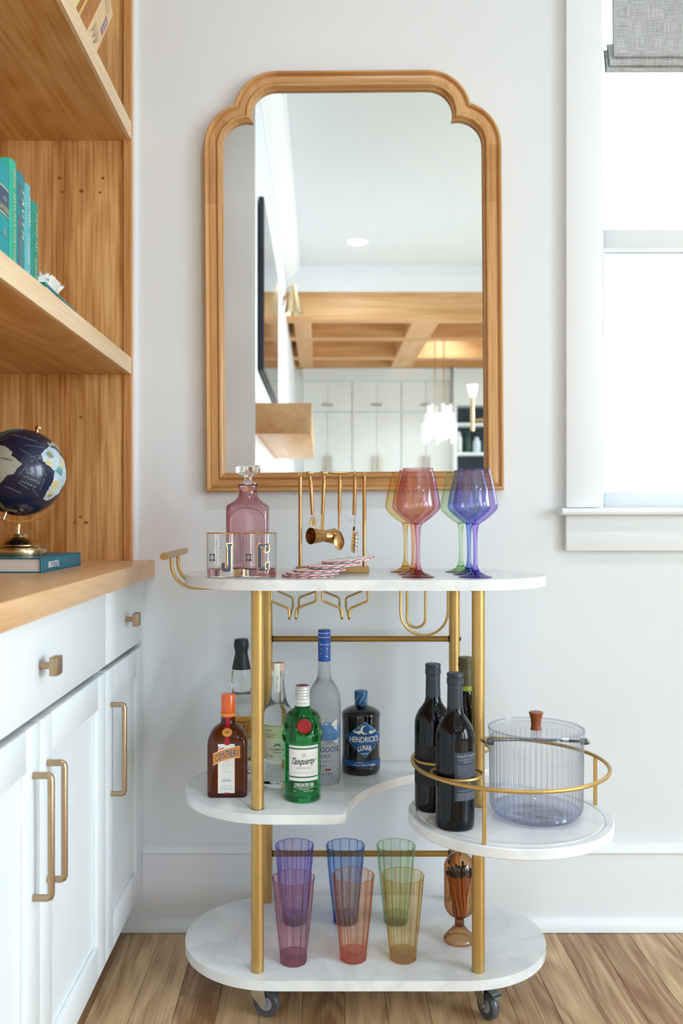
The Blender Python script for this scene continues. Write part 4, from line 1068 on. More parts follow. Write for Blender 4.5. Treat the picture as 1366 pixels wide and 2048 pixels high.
MB().lathe([(0.0138, -0.004), (0.0172, -0.003), (0.0186, 0.0005), (0.0172, 0.0025), (0.0150, 0.0015), (0.0138, -0.001)], seg=32, M=Ms).build('moulded_ring', M_green, t)
sl = MB().lathe([(0, -0.004), (0.0138, -0.004), (0.0138, 0.0012), (0.0118, 0.0022), (0.0112, 0.0014), (0, 0.0012)], seg=32, M=Ms).build('wax_seal', pm('wax_red', '#a3101c', 0.4, var=0.08, vscale=120), t, label='round red wax seal')
lettering(sl, 'T', 0.007, 0.009, pm('wax_red_relief', '#8c2430', 0.4, var=0.06), lambda x, z: tuple(Ms @ Vector((x, z, 0.0018))), shear=0.3)

# frosted vodka bottle
mf, nt, b, o_ = new_mat('frosted_glass'); MATS['frosted_glass'] = mf
b.inputs['Base Color'].default_value = lin('#dfe3e6'); b.inputs['Roughness'].default_value = 0.32; b.inputs['Transmission Weight'].default_value = 0.72; b.inputs['IOR'].default_value = 1.3
M_gblue = pm('cobalt_cap', '#1b55ab', 0.35, var=0.06, vscale=60)
M_sky = pm('mountain_blue', '#5f93cf', 0.5, var=0.25, vscale=60)
M_violet = pm('violet_print', '#3f4a8c', 0.5, var=0.05)
t = place('vodka_bottle', 'tall frosted vodka bottle with cobalt blue cap', 648.5, 1.876, Z2)
MB().lathe([(0, 0.003), (0.030, 0.0), (0.0330, 0.002), (0.0343, 0.008), (0.0343, 0.165), (0.0338, 0.172), (0.0318, 0.183), (0.0275, 0.194), (0.0215, 0.204), (0.0165, 0.2115), (0.0142, 0.220), (0.0128, 0.235), (0.0124, 0.252), (0, 0.252)], seg=44).build('body', mf, t, angle=40)
MB().lathe([(0.0124, 0.2500), (0.0130, 0.2500), (0.0131, 0.296), (0.0127, 0.2965), (0.0131, 0.298), (0.0131, 0.3135), (0.0122, 0.3150), (0, 0.3152)], seg=32).build('cap', M_gblue, t, angle=40)
for zz in (0.3000, 0.3090): MB().tube([(0.01315 * math.cos(2 * PI * i / 32), 0.01315 * math.sin(2 * PI * i / 32), zz) for i in range(32)], 0.0005, 5, closed=True).build('cap_line', M_white, t)
MB().tube([(0.01315 * math.cos(2 * PI * i / 32), 0.01315 * math.sin(2 * PI * i / 32), 0.2965) for i in range(32)], 0.0006, 5, closed=True).build('cap_line', pm('plum_line', '#5b3a86', 0.5, var=0.03), t)
lettering(t, 'GREY GOOSE', 0.024, 0.0026, M_white, f_cyl(0.0134, 0.2855, 0.1))
def goose(x, z, s):
    return [[(x, z), (x + 2 * s, z + 1.6 * s), (x + 1.2 * s, z + 0.4 * s)], [(x + 1.2 * s, z + 0.4 * s), (x + 3.6 * s, z + 0.1 * s), (x + 1.0 * s, z - 0.4 * s)], [(x + 0.4 * s, z), (x - 0.8 * s, z + 1.5 * s), (x + 1.1 * s, z - 0.2 * s)]]
strokes(t, goose(-0.010, 0.2660, 0.0016) + goose(-0.008, 0.2755, 0.0012) + goose(0.003, 0.2605, 0.0020) + goose(0.0045, 0.2765, 0.0014) + goose(0.008, 0.270, 0.0010), M_white, f_cyl(0.0134, 0.0, 0.0), 'flying_geese')
RL = 0.0346; fm = f_cyl(RL, 0.0, 0.0)
wrap_poly(t, 'mountain_picture', M_sky, fm, [(0.0915, -0.012, 0.036), (0.100, -0.016, 0.042), (0.112, -0.015, 0.042), (0.121, -0.010, 0.036), (0.128, 0.0, 0.014), (0.1305, 0.003, 0.006)], 16)
strokes(t, [[(0.014, 0.124), (0.022, 0.132), (0.030, 0.134), (0.030, 0.110), (0.024, 0.114)], [(-0.006, 0.083), (0.030, 0.083), (0.034, 0.096), (0.020, 0.0905), (0.004, 0.0915)], [(-0.010, 0.159), (-0.006, 0.146), (0.001, 0.1405), (0.002, 0.143), (-0.004, 0.147)], [(-0.003, 0.122), (0.004, 0.1285), (0.010, 0.123), (0.004, 0.1255)]], M_white, f_cyl(RL + 0.0003, 0.0), 'snow_and_geese')
strokes(t, goose(0.006, 0.1395, 0.0017) + goose(0.012, 0.148, 0.0014) + goose(0.018, 0.1435, 0.0015) + goose(0.024, 0.150, 0.0013), M_white, f_cyl(RL + 0.0003, 0.0), 'flying_geese')
lettering(t, 'GREY GOOSE', 0.078, 0.0105, M_violet, f_cyl(RL + 0.0003, 0.0735, -0.12), offset=0.008)
lettering(t, 'VODKA', 0.034, 0.0070, M_violet, f_cyl(RL + 0.0003, 0.0600, -0.10))
lettering(t, 'DISTILLED AND BOTTLED', 0.046, 0.0030, M_violet, f_cyl(RL + 0.0003, 0.0495, -0.10)); lettering(t, 'IN FRANCE', 0.026, 0.0042, M_violet, f_cyl(RL + 0.0003, 0.0405, -0.25))
strokes(t, [[(-0.006, -0.0018), (0.006, -0.0018), (0.006, 0.0018), (-0.006, 0.0018)]], M_redp, f_cyl(RL + 0.0003, 0.0325, 0.22), 'red_bar')
lettering(t, 'IMPORTED', 0.044, 0.0042, M_violet, f_cyl(RL + 0.0003, 0.0230, -0.10)); lettering(t, '750ML', 0.008, 0.0022, M_violet, f_cyl(RL + 0.0003, 0.0170, 0.5))

# dark apothecary gin bottle
M_dark = pm('black_glass', '#0b0d12', 0.06, spec=0.6, coat=0.4, var=0.1, vscale=20)
M_lblue = pm('lunar_blue', '#14508f', 0.45, var=0.08, vscale=60)
M_lblue2 = pm('lunar_pale_blue', '#4f9bd0', 0.45, var=0.05)
t = place('gin_bottle', 'squat black gin bottle with blue diamond label', 722, 1.947, Z2)
MB().lathe([(0, 0.002), (0.036, 0.0), (0.0400, 0.003), (0.0415, 0.008), (0.0418, 0.018), (0.0408, 0.024), (0.0405, 0.050), (0.0410, 0.110), (0.0418, 0.121), (0.0419, 0.126), (0.0408, 0.1295), (0.0330, 0.1355), (0.0220, 0.1400), (0.0145, 0.1425), (0.0135, 0.1450), (0, 0.146)], seg=48).build('body', M_dark, t, angle=40)
MB().lathe([(0.0128, 0.1425), (0.0134, 0.1425), (0.0134, 0.1535), (0.0143, 0.1555), (0.0143, 0.1720), (0.0134, 0.1738), (0, 0.1740)], seg=32).build('cap', pm('teal_blue_cap', '#175a8e', 0.35, var=0.06), t, angle=35)
for aa in (-0.75, 0.15, 0.95): lettering(t, "HENDRICK'S", 0.020, 0.0022, M_white, lambda x, z, aa=aa: f_cyl(0.0146, 0.1585, aa)(x * 0.62 - z * 0.78, x * 0.78 + z * 0.62))
ao = 0.16; RL = 0.0423
fm = f_cyl(RL, 0.0, ao); fm2 = f_cyl(RL + 0.0003, 0.0, ao); fm3 = f_cyl(RL + 0.0006, 0.0, ao)
def diamond(hw, zc, h0, h1): return [(zc - h0, -0.0004, 0.0004), (zc - h0 * 0.5, -hw / 2, hw / 2), (zc, -hw, hw), (zc + h1 * 0.5, -hw / 2, hw / 2), (zc + h1, -0.0004, 0.0004)]
wrap_poly(t, 'diamond_border', M_lblue2, fm, diamond(0.0475, 0.0815, 0.0425, 0.0345), 20)
wrap_poly(t, 'diamond_label', M_lblue, fm2, diamond(0.0455, 0.0815, 0.0402, 0.0322), 20)
lettering(t, "HENDRICK'S", 0.0680, 0.0125, M_white, lambda x, z: fm3(x, 0.0785 + z), offset=0.015)
lettering(t, 'LUNAR', 0.030, 0.0115, M_white, lambda x, z: fm3(x, 0.0600 + z + 0.0015 * math.cos(x * 160)), offset=0.02)
lettering(t, 'DISTILLED AND BOTTLED IN SCOTLAND', 0.052, 0.0018, M_lblue2, lambda x, z: fm3(x, 0.0695 + z))
moon = [(0.0095 * math.cos(math.radians(a)), 0.0095 * math.sin(math.radians(a))) for a in range(60, 331, 15)] + [(0.0035 + 0.0082 * math.cos(math.radians(a)), 0.0008 + 0.0078 * math.sin(math.radians(a))) for a in range(300, 75, -15)]
M_moon = pm('moon_cream', '#efe9d3', 0.5, var=0.03)
mo = MB(); k2 = len(moon)
outer_ = [(0.0095 * math.cos(math.radians(60 + 15 * i)), 0.0095 * math.sin(math.radians(60 + 15 * i))) for i in range(19)]
inner_ = [(0.0034 + 0.0078 * math.cos(math.radians(80 + (310 - 80) * i / 18)), 0.0006 + 0.0078 * math.sin(math.radians(80 + (310 - 80) * i / 18))) for i in range(19)]
mo.sheet([[fm3(x - 0.001, 0.0985 + z) for x, z in outer_], [fm3(x - 0.001, 0.0985 + z) for x, z in inner_]]); mo.build('moon', M_moon, t, fix=False)
for sg in (-1, 1):
    strokes(t, [[(sg * 0.008, 0.093), (sg * 0.011, 0.0975), (sg * 0.018, 0.0955), (sg * 0.026, 0.0975), (sg * 0.0255, 0.094), (sg * 0.018, 0.0912), (sg * 0.012, 0.0895)]], M_moon, fm3, 'winged_cloud')
strokes(t, [[(0.011 + 0.0006 * i, 0.104 - 0.002 * i), (0.0118 + 0.0006 * i, 0.1042 - 0.002 * i), (0.0114 + 0.0006 * i, 0.1052 - 0.002 * i)] for i in range(4)] + [[(-0.012 - 0.001 * i, 0.104 - 0.002 * i), (-0.0112 - 0.001 * i, 0.1042 - 0.002 * i), (-0.0116 - 0.001 * i, 0.1052 - 0.002 * i)] for i in range(4)] + [[(-0.008, 0.0485), (0.0, 0.0465), (0.008, 0.0485), (0.0, 0.0505)]], M_white, fm3, 'stars')
band(t, 'lower_band', M_lblue, 0.0416, -1.45, 1.45, 0.0195, 0.0325, 22)
lettering(t, 'From our Cabinet of Curiosities', 0.050, 0.0040, M_white, f_cyl(0.0420, 0.0245, ao), shear=0.4)
strokes(t, [[(-0.020, 0.003), (-0.012, 0.005), (-0.002, 0.003), (-0.012, 0.002)], [(0.010, -0.003), (0.020, -0.001), (0.026, -0.003), (0.018, -0.0045)]], M_white, f_cyl(0.0420, 0.0258, ao), 'scrolls')

# ------------------------------------------------------------------ wine bottles and ice bucket on the round shelf
M_wine = pm('dark_wine_glass', '#080a0f', 0.05, spec=0.4, coat=0.0, var=0.15, vscale=14)
M_wine2 = pm('olive_wine_glass', '#120d0a', 0.05, spec=0.4, coat=0.0, var=0.2, vscale=14)
M_foil = pm('slate_foil', '#2c343d', 0.42, var=0.08, vscale=50)
M_foil2 = pm('olive_foil', '#5a5232', 0.42, var=0.12, vscale=50)
def wine(px, D, label, glass, foil, labelled, rz, cyc=0.0):
    t = thing('wine_bottle', label, 'bottle', (PX(px, D), YD(D), ZT), (0, 0, rz), group='wine bottles on the round shelf')
    MB().lathe([(0, 0.004), (0.026, 0.0), (0.0320, 0.0015), (0.0340, 0.007), (0.0343, 0.02), (0.0343, 0.158), (0.0336, 0.166), (0.0312, 0.175), (0.0265, 0.184), (0.0205, 0.192), (0.0160, 0.199), (0.0140, 0.208), (0.0132, 0.225), (0.0128, 0.262), (0, 0.262)], seg=44).build('body', glass, t, angle=40)
    MB().lathe([(0.0137, 0.2105), (0.0141, 0.2105), (0.0137, 0.226), (0.0134, 0.2505), (0.0146, 0.2515), (0.0147, 0.2600), (0.0138, 0.2612), (0.0138, 0.2640), (0.0146, 0.2650), (0.0145, 0.2690), (0.0135, 0.2705), (0, 0.2705)], seg=30).build('foil_capsule', foil, t, angle=35)
    if labelled: labelled(t)
    return t
M_slate = pm('slate_label', '#323d4d', 0.6, var=0.06, vscale=40)
M_silverp = pm('silver_ink', '#9aa3a8', 0.5, var=0.06, vscale=100)
def lab_front(t):
    a = 0.62; RL = 0.0346
    band(t, 'label', M_slate, RL, a - 0.78, a + 0.78, 0.054, 0.138, 20)
    fm = lambda dz: f_cyl(RL + 0.0003, dz, a)
    lettering(t, 'MATT PARISH', 0.044, 0.0050, M_silverp, fm(0.1310))
    lettering(t, '2020 CABERNET SAUVIGNON', 0.042, 0.0024, M_silverp, fm(0.1252)); lettering(t, 'NAPA VALLEY', 0.022, 0.0024, M_silverp, fm(0.1208))
    for i, w in enumerate((0.046, 0.042, 0.045, 0.040, 0.044, 0.036)):
        lettering(t, 'bold fruit with notes of dark cherry and oak', w, 0.0019, M_grey, fm(0.1140 - i * 0.0036))
    strokes(t, [[(-0.004, -0.004), (0.004, -0.004), (0.0015, 0.0), (0.0035, 0.003), (0, 0.0045), (-0.0035, 0.003), (-0.0015, 0.0)]], M_golddark, fm(0.0850), 'crest')
    lettering(t, 'BOTTLED IN NAPA CALIFORNIA', 0.044, 0.0021, M_silverp, fm(0.0720))
    for i in range(4): lettering(t, 'GOVERNMENT WARNING CONTAINS SULFITES', 0.047, 0.0021, M_silverp, fm(0.0665 - i * 0.0032))
wine(910, 1.588, 'dark wine bottle with slate foil and slate back label at the front', M_wine, M_foil, lab_front, 0)
def lab_left(t): band(t, 'label', pm('black_label', '#191c20', 0.6, var=0.06), 0.0346, -1.5, 0.75, 0.050, 0.125, 20); lettering(t, 'T', 0.004, 0.004, M_silverp, f_cyl(0.0349, 0.080, 0.5))
wine(866, 1.685, 'dark wine bottle with slate foil at the left of the round shelf', M_wine, M_foil, lab_left, 0)
tb = wine(931, 1.763, 'dark red wine bottle with olive foil behind the front leg', M_wine2, M_foil2, None, 0)
MB().lathe([(0.0141, 0.2060), (0.0146, 0.2060), (0.0142, 0.2150), (0.0139, 0.2150)], seg=30).build('neck_glass', pm('olive_neck', '#9aa32c', 0.15, coat=0.4, var=0.05), tb)

# fluted clear ice bucket
D = 1.645
M_ice = thin_glass('clear_acrylic', '#f7f8fa', gloss=0.8, power=0.5)
M_iceS = thin_glass('clear_acrylic_thick', '#e3e7f6', gloss=1.5, power=0.32)
t = thing('ice_bucket', 'clear fluted ice bucket with lid and wooden knob', 'ice bucket', (PX(1072, D), YD(D), ZT), (0, 0, 0))
fl = lambda a, r, z: 1 - 0.024 * (1 - abs(math.sin(26 * a)) ** 0.8)
flt = lambda a, r, z: fl(a, r, z) if 0.010 < z < 0.142 else 1.0
MB().lathe([(0.0760, 0.008), (0.0810, 0.013), (0.0835, 0.020), (0.0842, 0.035), (0.0846, 0.090), (0.0848, 0.140), (0.0846, 0.148)], seg=312, mod=flt).build('wall', M_ice, t, angle=30)
rg = MB()
for q in range(52):
    a = q * PI / 26
    rg.tube([(0.976 * r_ * math.cos(a), 0.976 * r_ * math.sin(a), z_) for r_, z_ in ((0.0800, 0.012), (0.0835, 0.018), (0.0842, 0.035), (0.0846, 0.090), (0.0848, 0.141))], 0.0010, 5)
rg.build('flute_edges', thin_glass('clear_flute_edge', '#cdd1dc', power=0.14, gloss=1.2), t)
MB().lathe([(0.0790, 0.018), (0.0795, 0.145)], seg=72).build('inner_wall', thin_glass('clear_inner', '#fcfcfd', gloss=0.5, power=0.5), t)
MB().lathe([(0, 0.0), (0.058, 0.0), (0.068, 0.0015), (0.0760, 0.0065), (0.0790, 0.011), (0.078, 0.0155), (0.055, 0.014), (0.040, 0.0155), (0.022, 0.0135), (0, 0.0145)], seg=72).build('base', M_iceS, t, angle=40)
MB().lathe([(0.0846, 0.148), (0.0858, 0.150), (0.0860, 0.156), (0.0845, 0.1595), (0.0800, 0.1605), (0.0765, 0.1590), (0.0745, 0.1565), (0, 0.1565)], seg=72).build('lid', M_ice, t, angle=35)
MB().tube([(0.0852 * math.cos(2 * PI * i / 72), 0.0852 * math.sin(2 * PI * i / 72), 0.1595) for i in range(72)], 0.0016, 8, closed=True).build('lid_rim', M_iceS, t)
MB().lathe([(0, 0.1565), (0.0100, 0.1565), (0.0095, 0.1600), (0.0088, 0.1660), (0.0098, 0.1760), (0.0128, 0.1868), (0.0130, 0.1880), (0.0120, 0.1890), (0, 0.1890)], seg=28).build('lid_knob', wood('walnut_knob', '#7b3a14', '#a95b26', 'Z', 60, 0.35, 0.4), t, angle=40)
# metal bail handle lying back
hp = []
for k in range(0, 19):
    a = math.radians(-6 + 192 * k / 18)
    hp.append((0.0935 * math.cos(a), 0.0935 * math.sin(a) * 1.0, 0.135 - 0.020 * max(0, math.sin(a)) ** 0.8))
MB().tube([(0.084, -0.010, 0.137)] + hp + [(-0.084, -0.010, 0.137)], 0.0030, 10).build('bail_handle', pm('pewter', '#6f7274', 0.3, metal=1.0, var=0.05), t)
for sg in (-1, 1): MB().tube([(sg * 0.080, -0.010, 0.137), (sg * 0.090, -0.010, 0.137)], 0.0062, 14).build('handle_pivot', MATS['pewter'], t)

# match cloche
D = 1.822
M_cog = thin_glass('cognac_sheet', '#cf9a66', power=0.38)
M_cogS = thin_glass('cognac_thick', '#b9773a', power=0.7, gloss=1.2)
t = thing('match_cloche', 'amber glass match cloche on a flared foot', 'match holder', (PX(919, D), YD(D), Z1))
R = 0.0312
cz0, cz1 = 0.046, 0.178
prof = [(0.010, cz0)] + [(R * math.cos(math.radians(a)) * 1.0, cz0 + 0.030 + 0.030 * math.sin(math.radians(a))) for a in range(-68, 1, 8)] + [(R, cz1 - R)] + [(R * math.cos(math.radians(a)), cz1 - R + R * math.sin(math.radians(a))) for a in range(8, 90, 8)] + [(0, cz1)]
prof = [(0, cz0 - 0.0005)] + prof
MB().lathe(prof, seg=44).build('dome', M_cog, t, angle=60)
MB().lathe([(0, 0.030), (0.0085, 0.030), (0.0100, 0.033), (0.0092, 0.045), (0, 0.0452)], seg=24).build('stem', M_cogS, t, angle=50)
MB().lathe([(0.0085, 0.0315), (0.0130, 0.027), (0.0230, 0.0165), (0.0300, 0.0090), (0.0320, 0.0050), (0.0300, 0.0010), (0.0280, 0.0)], seg=44).build('foot', M_cog, t, angle=60)
M_match = pm('match_stick', '#c77e34', 0.7, var=0.12, vscale=100)
M_tip = pm('match_tip', '#1d1512', 0.8, var=0.1, vscale=200)
random.seed(21)
for k in range(58):
    a = k * 2.39996; rr = 0.0255 * math.sqrt((k + 0.6) / 58)
    ab = a + random.uniform(0.5, 1.1); rb = rr * 0.50
    x0, y0 = PX(919, D) + rb * math.cos(ab), YD(D) + rb * math.sin(ab)
    x1, y1 = PX(919, D) + rr * math.cos(a), YD(D) + rr * math.sin(a)
    zb, zt = Z1 + 0.052, Z1 + 0.134 + random.uniform(-0.003, 0.005) + (0.012 if k % 19 == 5 else 0)
    u = thing('match', 'long black-tipped match bundled inside the amber cloche', 'match', (x0, y0, zb), group='matches inside the amber cloche')
    d = Vector((x1 - x0, y1 - y0, zt - zb))
    MB().tube([(0, 0, 0), tuple(d)], 0.0014, 4).build('stick', M_match, u, smooth=False)
    n_ = d.normalized()
    MB().tube([tuple(d - n_ * 0.0005), tuple(d + n_ * 0.0025), tuple(d + n_ * 0.0065), tuple(d + n_ * 0.008)], [0.0017, 0.0026, 0.0026, 0.0010], 6).build('tip', M_tip, u)
# ------------------------------------------------------------------ things on the bookcase and counter
def book(name, label, x0, x1, y0, y1, z0, z1, cover, spine='x', round_=0.006, group=None):
    """upright book with its spine looking +X (x1)"""
    t = thing(name, label, 'book', ((x0 + x1) / 2, (y0 + y1) / 2, z0), group=group)
    hx, hy, h = (x1 - x0) / 2, (y1 - y0) / 2, z1 - z0
    # case: two boards and a rounded spine
    sec = [(-hx, -hy), (hx - round_, -hy)] + [(hx - round_ + round_ * math.sin(math.radians(a)), -hy * math.cos(math.radians(a))) for a in range(15, 180, 15)] + [(hx - round_, hy), (-hx, hy), (-hx, hy - 0.0025), (hx - round_ - 0.002, hy - 0.0025), (hx - round_ - 0.002, -hy + 0.0025), (-hx, -hy + 0.0025)]
    MB().loft([[(x, y, 0.0) for x, y in sec], [(x, y, h) for x, y in sec]]).build('cover', cover, t, angle=35)
    MB().box(-hx + 0.004, hx - round_ - 0.002, -hy + 0.0026, hy - 0.0026, 0.003, h - 0.004).build('pages', pm('page_block', '#ece7da', 0.85, var=0.05, vscale=300), t, smooth=False)
    return t
SX = -0.480
teal = [pm('teal_cloth', '#0d8c93', 0.55, var=0.08, vscale=60), pm('sea_green_cloth', '#2aa58c', 0.5, var=0.06, vscale=60), pm('deep_teal', '#1b7c80', 0.5, var=0.06, vscale=60), pm('powder_teal', '#5fa9ae', 0.5, var=0.06, vscale=60), pm('emerald_teal', '#0f8472', 0.5, var=0.06, vscale=60)]
ZS = 1.3324
M_gilt = pm('gilt_letter', '#d9cf8e', 0.4, metal=0.3, var=0.05)
bks = [(1.3366, 1.392, 1.5017, 'teal cloth book with navy spine patch, nearest the camera'), (1.3957, 1.426, 1.523, 'sea-green book with yellow title, second in the row'), (1.429, 1.465, 1.5164, 'deep teal book with red lettering, third in the row'), (1.4686, 1.4945, 1.511, 'slim powder-teal book with white lettering, fourth in the row'), (1.499, 1.536, 1.4938, 'emerald book with gold lettering at the end of the row')]
G_ = 'green and teal books standing on the middle shelf'
for i, (d0, d1, zt, lb) in enumerate(bks):
    t = book('book', lb, SX - 0.15, SX, YD(d0), YD(d1), ZS, zt, teal[i], round_=0.003, group=G_)
    hx = 0.0755; h = zt - ZS
    W = d1 - d0
    def f(cy, cz, hx=hx, hy=W / 2):
        def g_(x, z):
            y = max(-hy, min(hy, cy * 0.6 + z - 0.22 * hy))
            return (hx - 0.003 + 0.0036 * math.sqrt(max(0.0, 1 - (y / hy) ** 2)), y, cz - x)
        return g_
    if i == 0:
        for z0_, z1_, mt in ((h - 0.075, h - 0.038, M_navy), (h - 0.0375, h - 0.0355, M_gilt), (h - 0.0655, h - 0.0635, M_gilt), (h - 0.0775, h - 0.0755, M_gilt)):
            MB().sheet([[(hx - 0.003 + 0.0034 * math.sin(math.radians(a)), -W / 2 * math.cos(math.radians(a)), z) for a in range(10, 171, 20)] for z in (z0_, z1_)]).build('spine_patch', mt, t, fix=False)
        lettering(t, 'MYSTERIES', 0.036, 0.006, M_gilt, f_side(hx + 0.001, 0.0, h - 0.0700)); lettering(t, 'OF THE', 0.016, 0.005, M_gilt, f_side(hx + 0.001, 0.0, h - 0.054)); lettering(t, 'SEA', 0.016, 0.010, M_grey, f_side(hx + 0.001, 0.0, h - 0.105)); 
    if i == 1:
        lettering(t, "NATURE'S FORTUNE", 0.108, 0.009, M_gilt, f(0.003, 0.085)); lettering(t, 'MARK R. TERCEK', 0.030, 0.004, M_gilt, f(0.008, h - 0.028)); lettering(t, 'ADAMS', 0.030, 0.006, M_gilt, f(0.0, h - 0.028))
    if i == 2:
        lettering(t, 'TRUTH', 0.080, 0.011, M_cream, f(0.012, h - 0.065), shear=0.2, space=1.4); lettering(t, 'THE STORY', 0.040, 0.006, M_redp, f(-0.010, h - 0.038)); lettering(t, 'FROM MOON TO RISING', 0.100, 0.007, M_redp, f(-0.012, 0.064))
    if i == 3:
        lettering(t, 'FACTORY', 0.050, 0.008, M_white, f(0.006, h - 0.045), offset=0.02); lettering(t, 'THE GREEN SERIES', 0.050, 0.004, M_white, f(-0.003, 0.072)); lettering(t, 'A HISTORY OF WORK', 0.066, 0.003, M_white, f(0.010, 0.068)); lettering(t, 'BOOK', 0.018, 0.006, M_white, f(0.0, 0.028))
    if i == 4:
        lettering(t, 'TARIQ ALI', 0.066, 0.013, M_gilt, f(0.006, h - 0.048)); lettering(t, 'GOLDEN BUTTERFLY', 0.066, 0.008, M_gilt, f(0.002, 0.036))
# flat book and little ruffled ornament
t = thing('book', 'flat teal-backed book lying on the middle shelf', 'book', (-0.546, YD(1.672), ZS), (0, 0, math.radians(2.2)))
MB().box(-0.07, 0.070, -0.130, 0.130, 0.0, 0.003).build('cover', teal[2], t, smooth=False); MB().box(-0.07, 0.070, -0.130, 0.130, 0.032, 0.035).build('cover', teal[2], t, smooth=False)
MB().box(-0.07, 0.070, -0.133, -0.130, 0.0, 0.035).build('spine', teal[4], t, smooth=False); MB().box(-0.068, 0.066, -0.130, 0.127, 0.003, 0.032).build('pages', MATS['page_block'], t, smooth=False)
M_shell = pm('white_ceramic', '#e9e4dd', 0.45, var=0.04, vscale=60)
t = thing('coral_ornament', 'small white ruffled coral ornament beside the books', 'ornament', (-0.512, YD(1.630), ZS + 0.0352))
rf = MB()
for k in range(5):
    rr = 0.010 + 0.006 * k
    rf.sheet([[((rr + q * 0.008) * math.cos(2 * PI * i / 40) * (1 + 0.16 * q * math.sin(9 * 2 * PI * i / 40 + k)), (rr + q * 0.008) * math.sin(2 * PI * i / 40) * (1 + 0.16 * q * math.cos(7 * 2 * PI * i / 40 + k)), 0.002 + q * (0.034 - 0.004 * k) + 0.004 * q * math.sin(11 * 2 * PI * i / 40 + 2 * k)) for i in range(41)] for q in (0, 0.5, 1.0)])
rf.build('ruffle', M_shell, t, fix=False); MB().lathe([(0, 0), (0.036, 0), (0.034, 0.006), (0, 0.010)], seg=24).build('base', M_shell, t)

# leaning books on the upper shelf
def lean_book(label, y_top, z_top, thick, length, ang, x1, depth, cover, marks):
    """spine in the plane x = x1, lower far edge leaning towards the back wall"""
    t = thing('book', label, 'book', (x1 - depth / 2, y_top - length * math.sin(ang), 1.8784), (-ang, 0, 0), group='books leaning on the upper shelf')
    MB().box(-depth / 2, depth / 2, -thick, 0, 0.0, length, 0.0015, 1).build('cover', cover, t)
    MB().box(-depth / 2 - 0.0005, depth / 2 - 0.004, -thick + 0.003, -0.003, length - 0.0005, length + 0.0005).build('pages', MATS['page_block'], t, smooth=False)
    marks(t, depth / 2)
    return t
ANG = math.radians(42.5)
M_beige = pm('beige_cover', '#e2bf92', 0.6, var=0.05, vscale=40)
M_amberc = pm('amber_cover', '#b06a10', 0.45, var=0.35, vscale=22)
M_plum = pm('plum_patch', '#8a5a80', 0.6, var=0.05)
def mk_beige(t, hx):
    MB().sheet([[(hx + 0.0006, -0.022, z), (hx + 0.0006, -0.008, z)] for z in (0.155, 0.232)]).build('title_patch', M_plum, t, fix=False)
    lettering(t, 'GRASSLANDS', 0.066, 0.008, M_cream, f_spine(hx + 0.001, -0.015, 0.194))
    gp = []
    for k in range(9):
        y_ = -0.052 + 0.004 * k; gp.append([(y_, 0.06 + 0.012 * (k % 3)), (y_ + 0.0016, 0.06 + 0.012 * (k % 3)), (y_ + 0.004, 0.125 + 0.02 * (k % 2))])
    for k in range(5):
        y_ = -0.050 + 0.006 * k; gp.append([(y_, 0.235), (y_ + 0.0018, 0.235), (y_ + 0.005, 0.298)])
    strokes(t, gp, pm('sage_print', '#8c8d80', 0.6, var=0.05), lambda y, z: (hx + 0.0008, y, z), 'grass_print')
lean_book('beige book with plum title patch leaning on the upper shelf', -0.075, 2.10, 0.060, 0.300, ANG, -0.470, 0.20, M_beige, mk_beige)
def mk_amber(t, hx): MB().sheet([[(hx + 0.0006, -0.048, z), (hx + 0.0006, -0.040, z)] for z in (0.02, 0.28)]).build('spine_stripe', pm('honey_stripe', '#e0b058', 0.5, var=0.05), t, fix=False)
lean_book('amber brown book leaning beside the beige one', -0.158, 2.10, 0.062, 0.300, ANG, -0.4705, 0.20, M_amberc, mk_amber)
lean_book('pale yellow book behind the leaning amber one', -0.244, 2.10, 0.035, 0.290, ANG, -0.4705, 0.20, pm('straw_cover', '#e6d08e', 0.6, var=0.04), lambda t, hx: None)

# flat book on the counter under the globe
M_petrol = pm('petrol_cover', '#12667a', 0.45, var=0.05, vscale=60)
ZC = 0.8622
bx0, bx1, by0, by1 = -0.72, -0.5065, YD(1.648), YD(1.893)
t = thing('book', 'flat petrol-blue book titled along its spine, lying under the globe', 'book', ((bx0 + bx1) / 2, (by0 + by1) / 2, ZC), (0, 0, math.radians(-1.5)))
hx, hy, h = (bx1 - bx0) / 2, (by1 - by0) / 2, 0.0275
MB().box(-hx, hx, -hy, hy, 0, 0.0025).build('cover', M_petrol, t, smooth=False); MB().box(-hx, hx, -hy, hy, h - 0.0025, h, 0.0006, 1).build('cover', M_petrol, t, smooth=False)
MB().box(hx - 0.0035, hx, -hy, hy, 0.0, h, 0.001, 1).build('spine', M_petrol, t, smooth=False); MB().box(-hx, hx - 0.0036, -hy + 0.003, hy - 0.003, 0.0025, h - 0.0025).build('pages', pm('grey_pages', '#cfcbc4', 0.85, var=0.08, vscale=400), t, smooth=False)
lettering(t, 'BIBLIO-STYLE', 0.062, 0.0115, M_white, f_side(hx + 0.0005, -0.055, h / 2 - 0.0005), offset=0.012)
lettering(t, 'POTTER', 0.020, 0.003, M_redp, f_side(hx + 0.0005, 0.055, h / 2)); strokes(t, [[(0.0022 * math.cos(k * PI / 4), 0.003 * math.sin(k * PI / 4)) for k in range(8)]], M_redp, f_side(hx + 0.0005, 0.098, h / 2), 'publisher_mark')

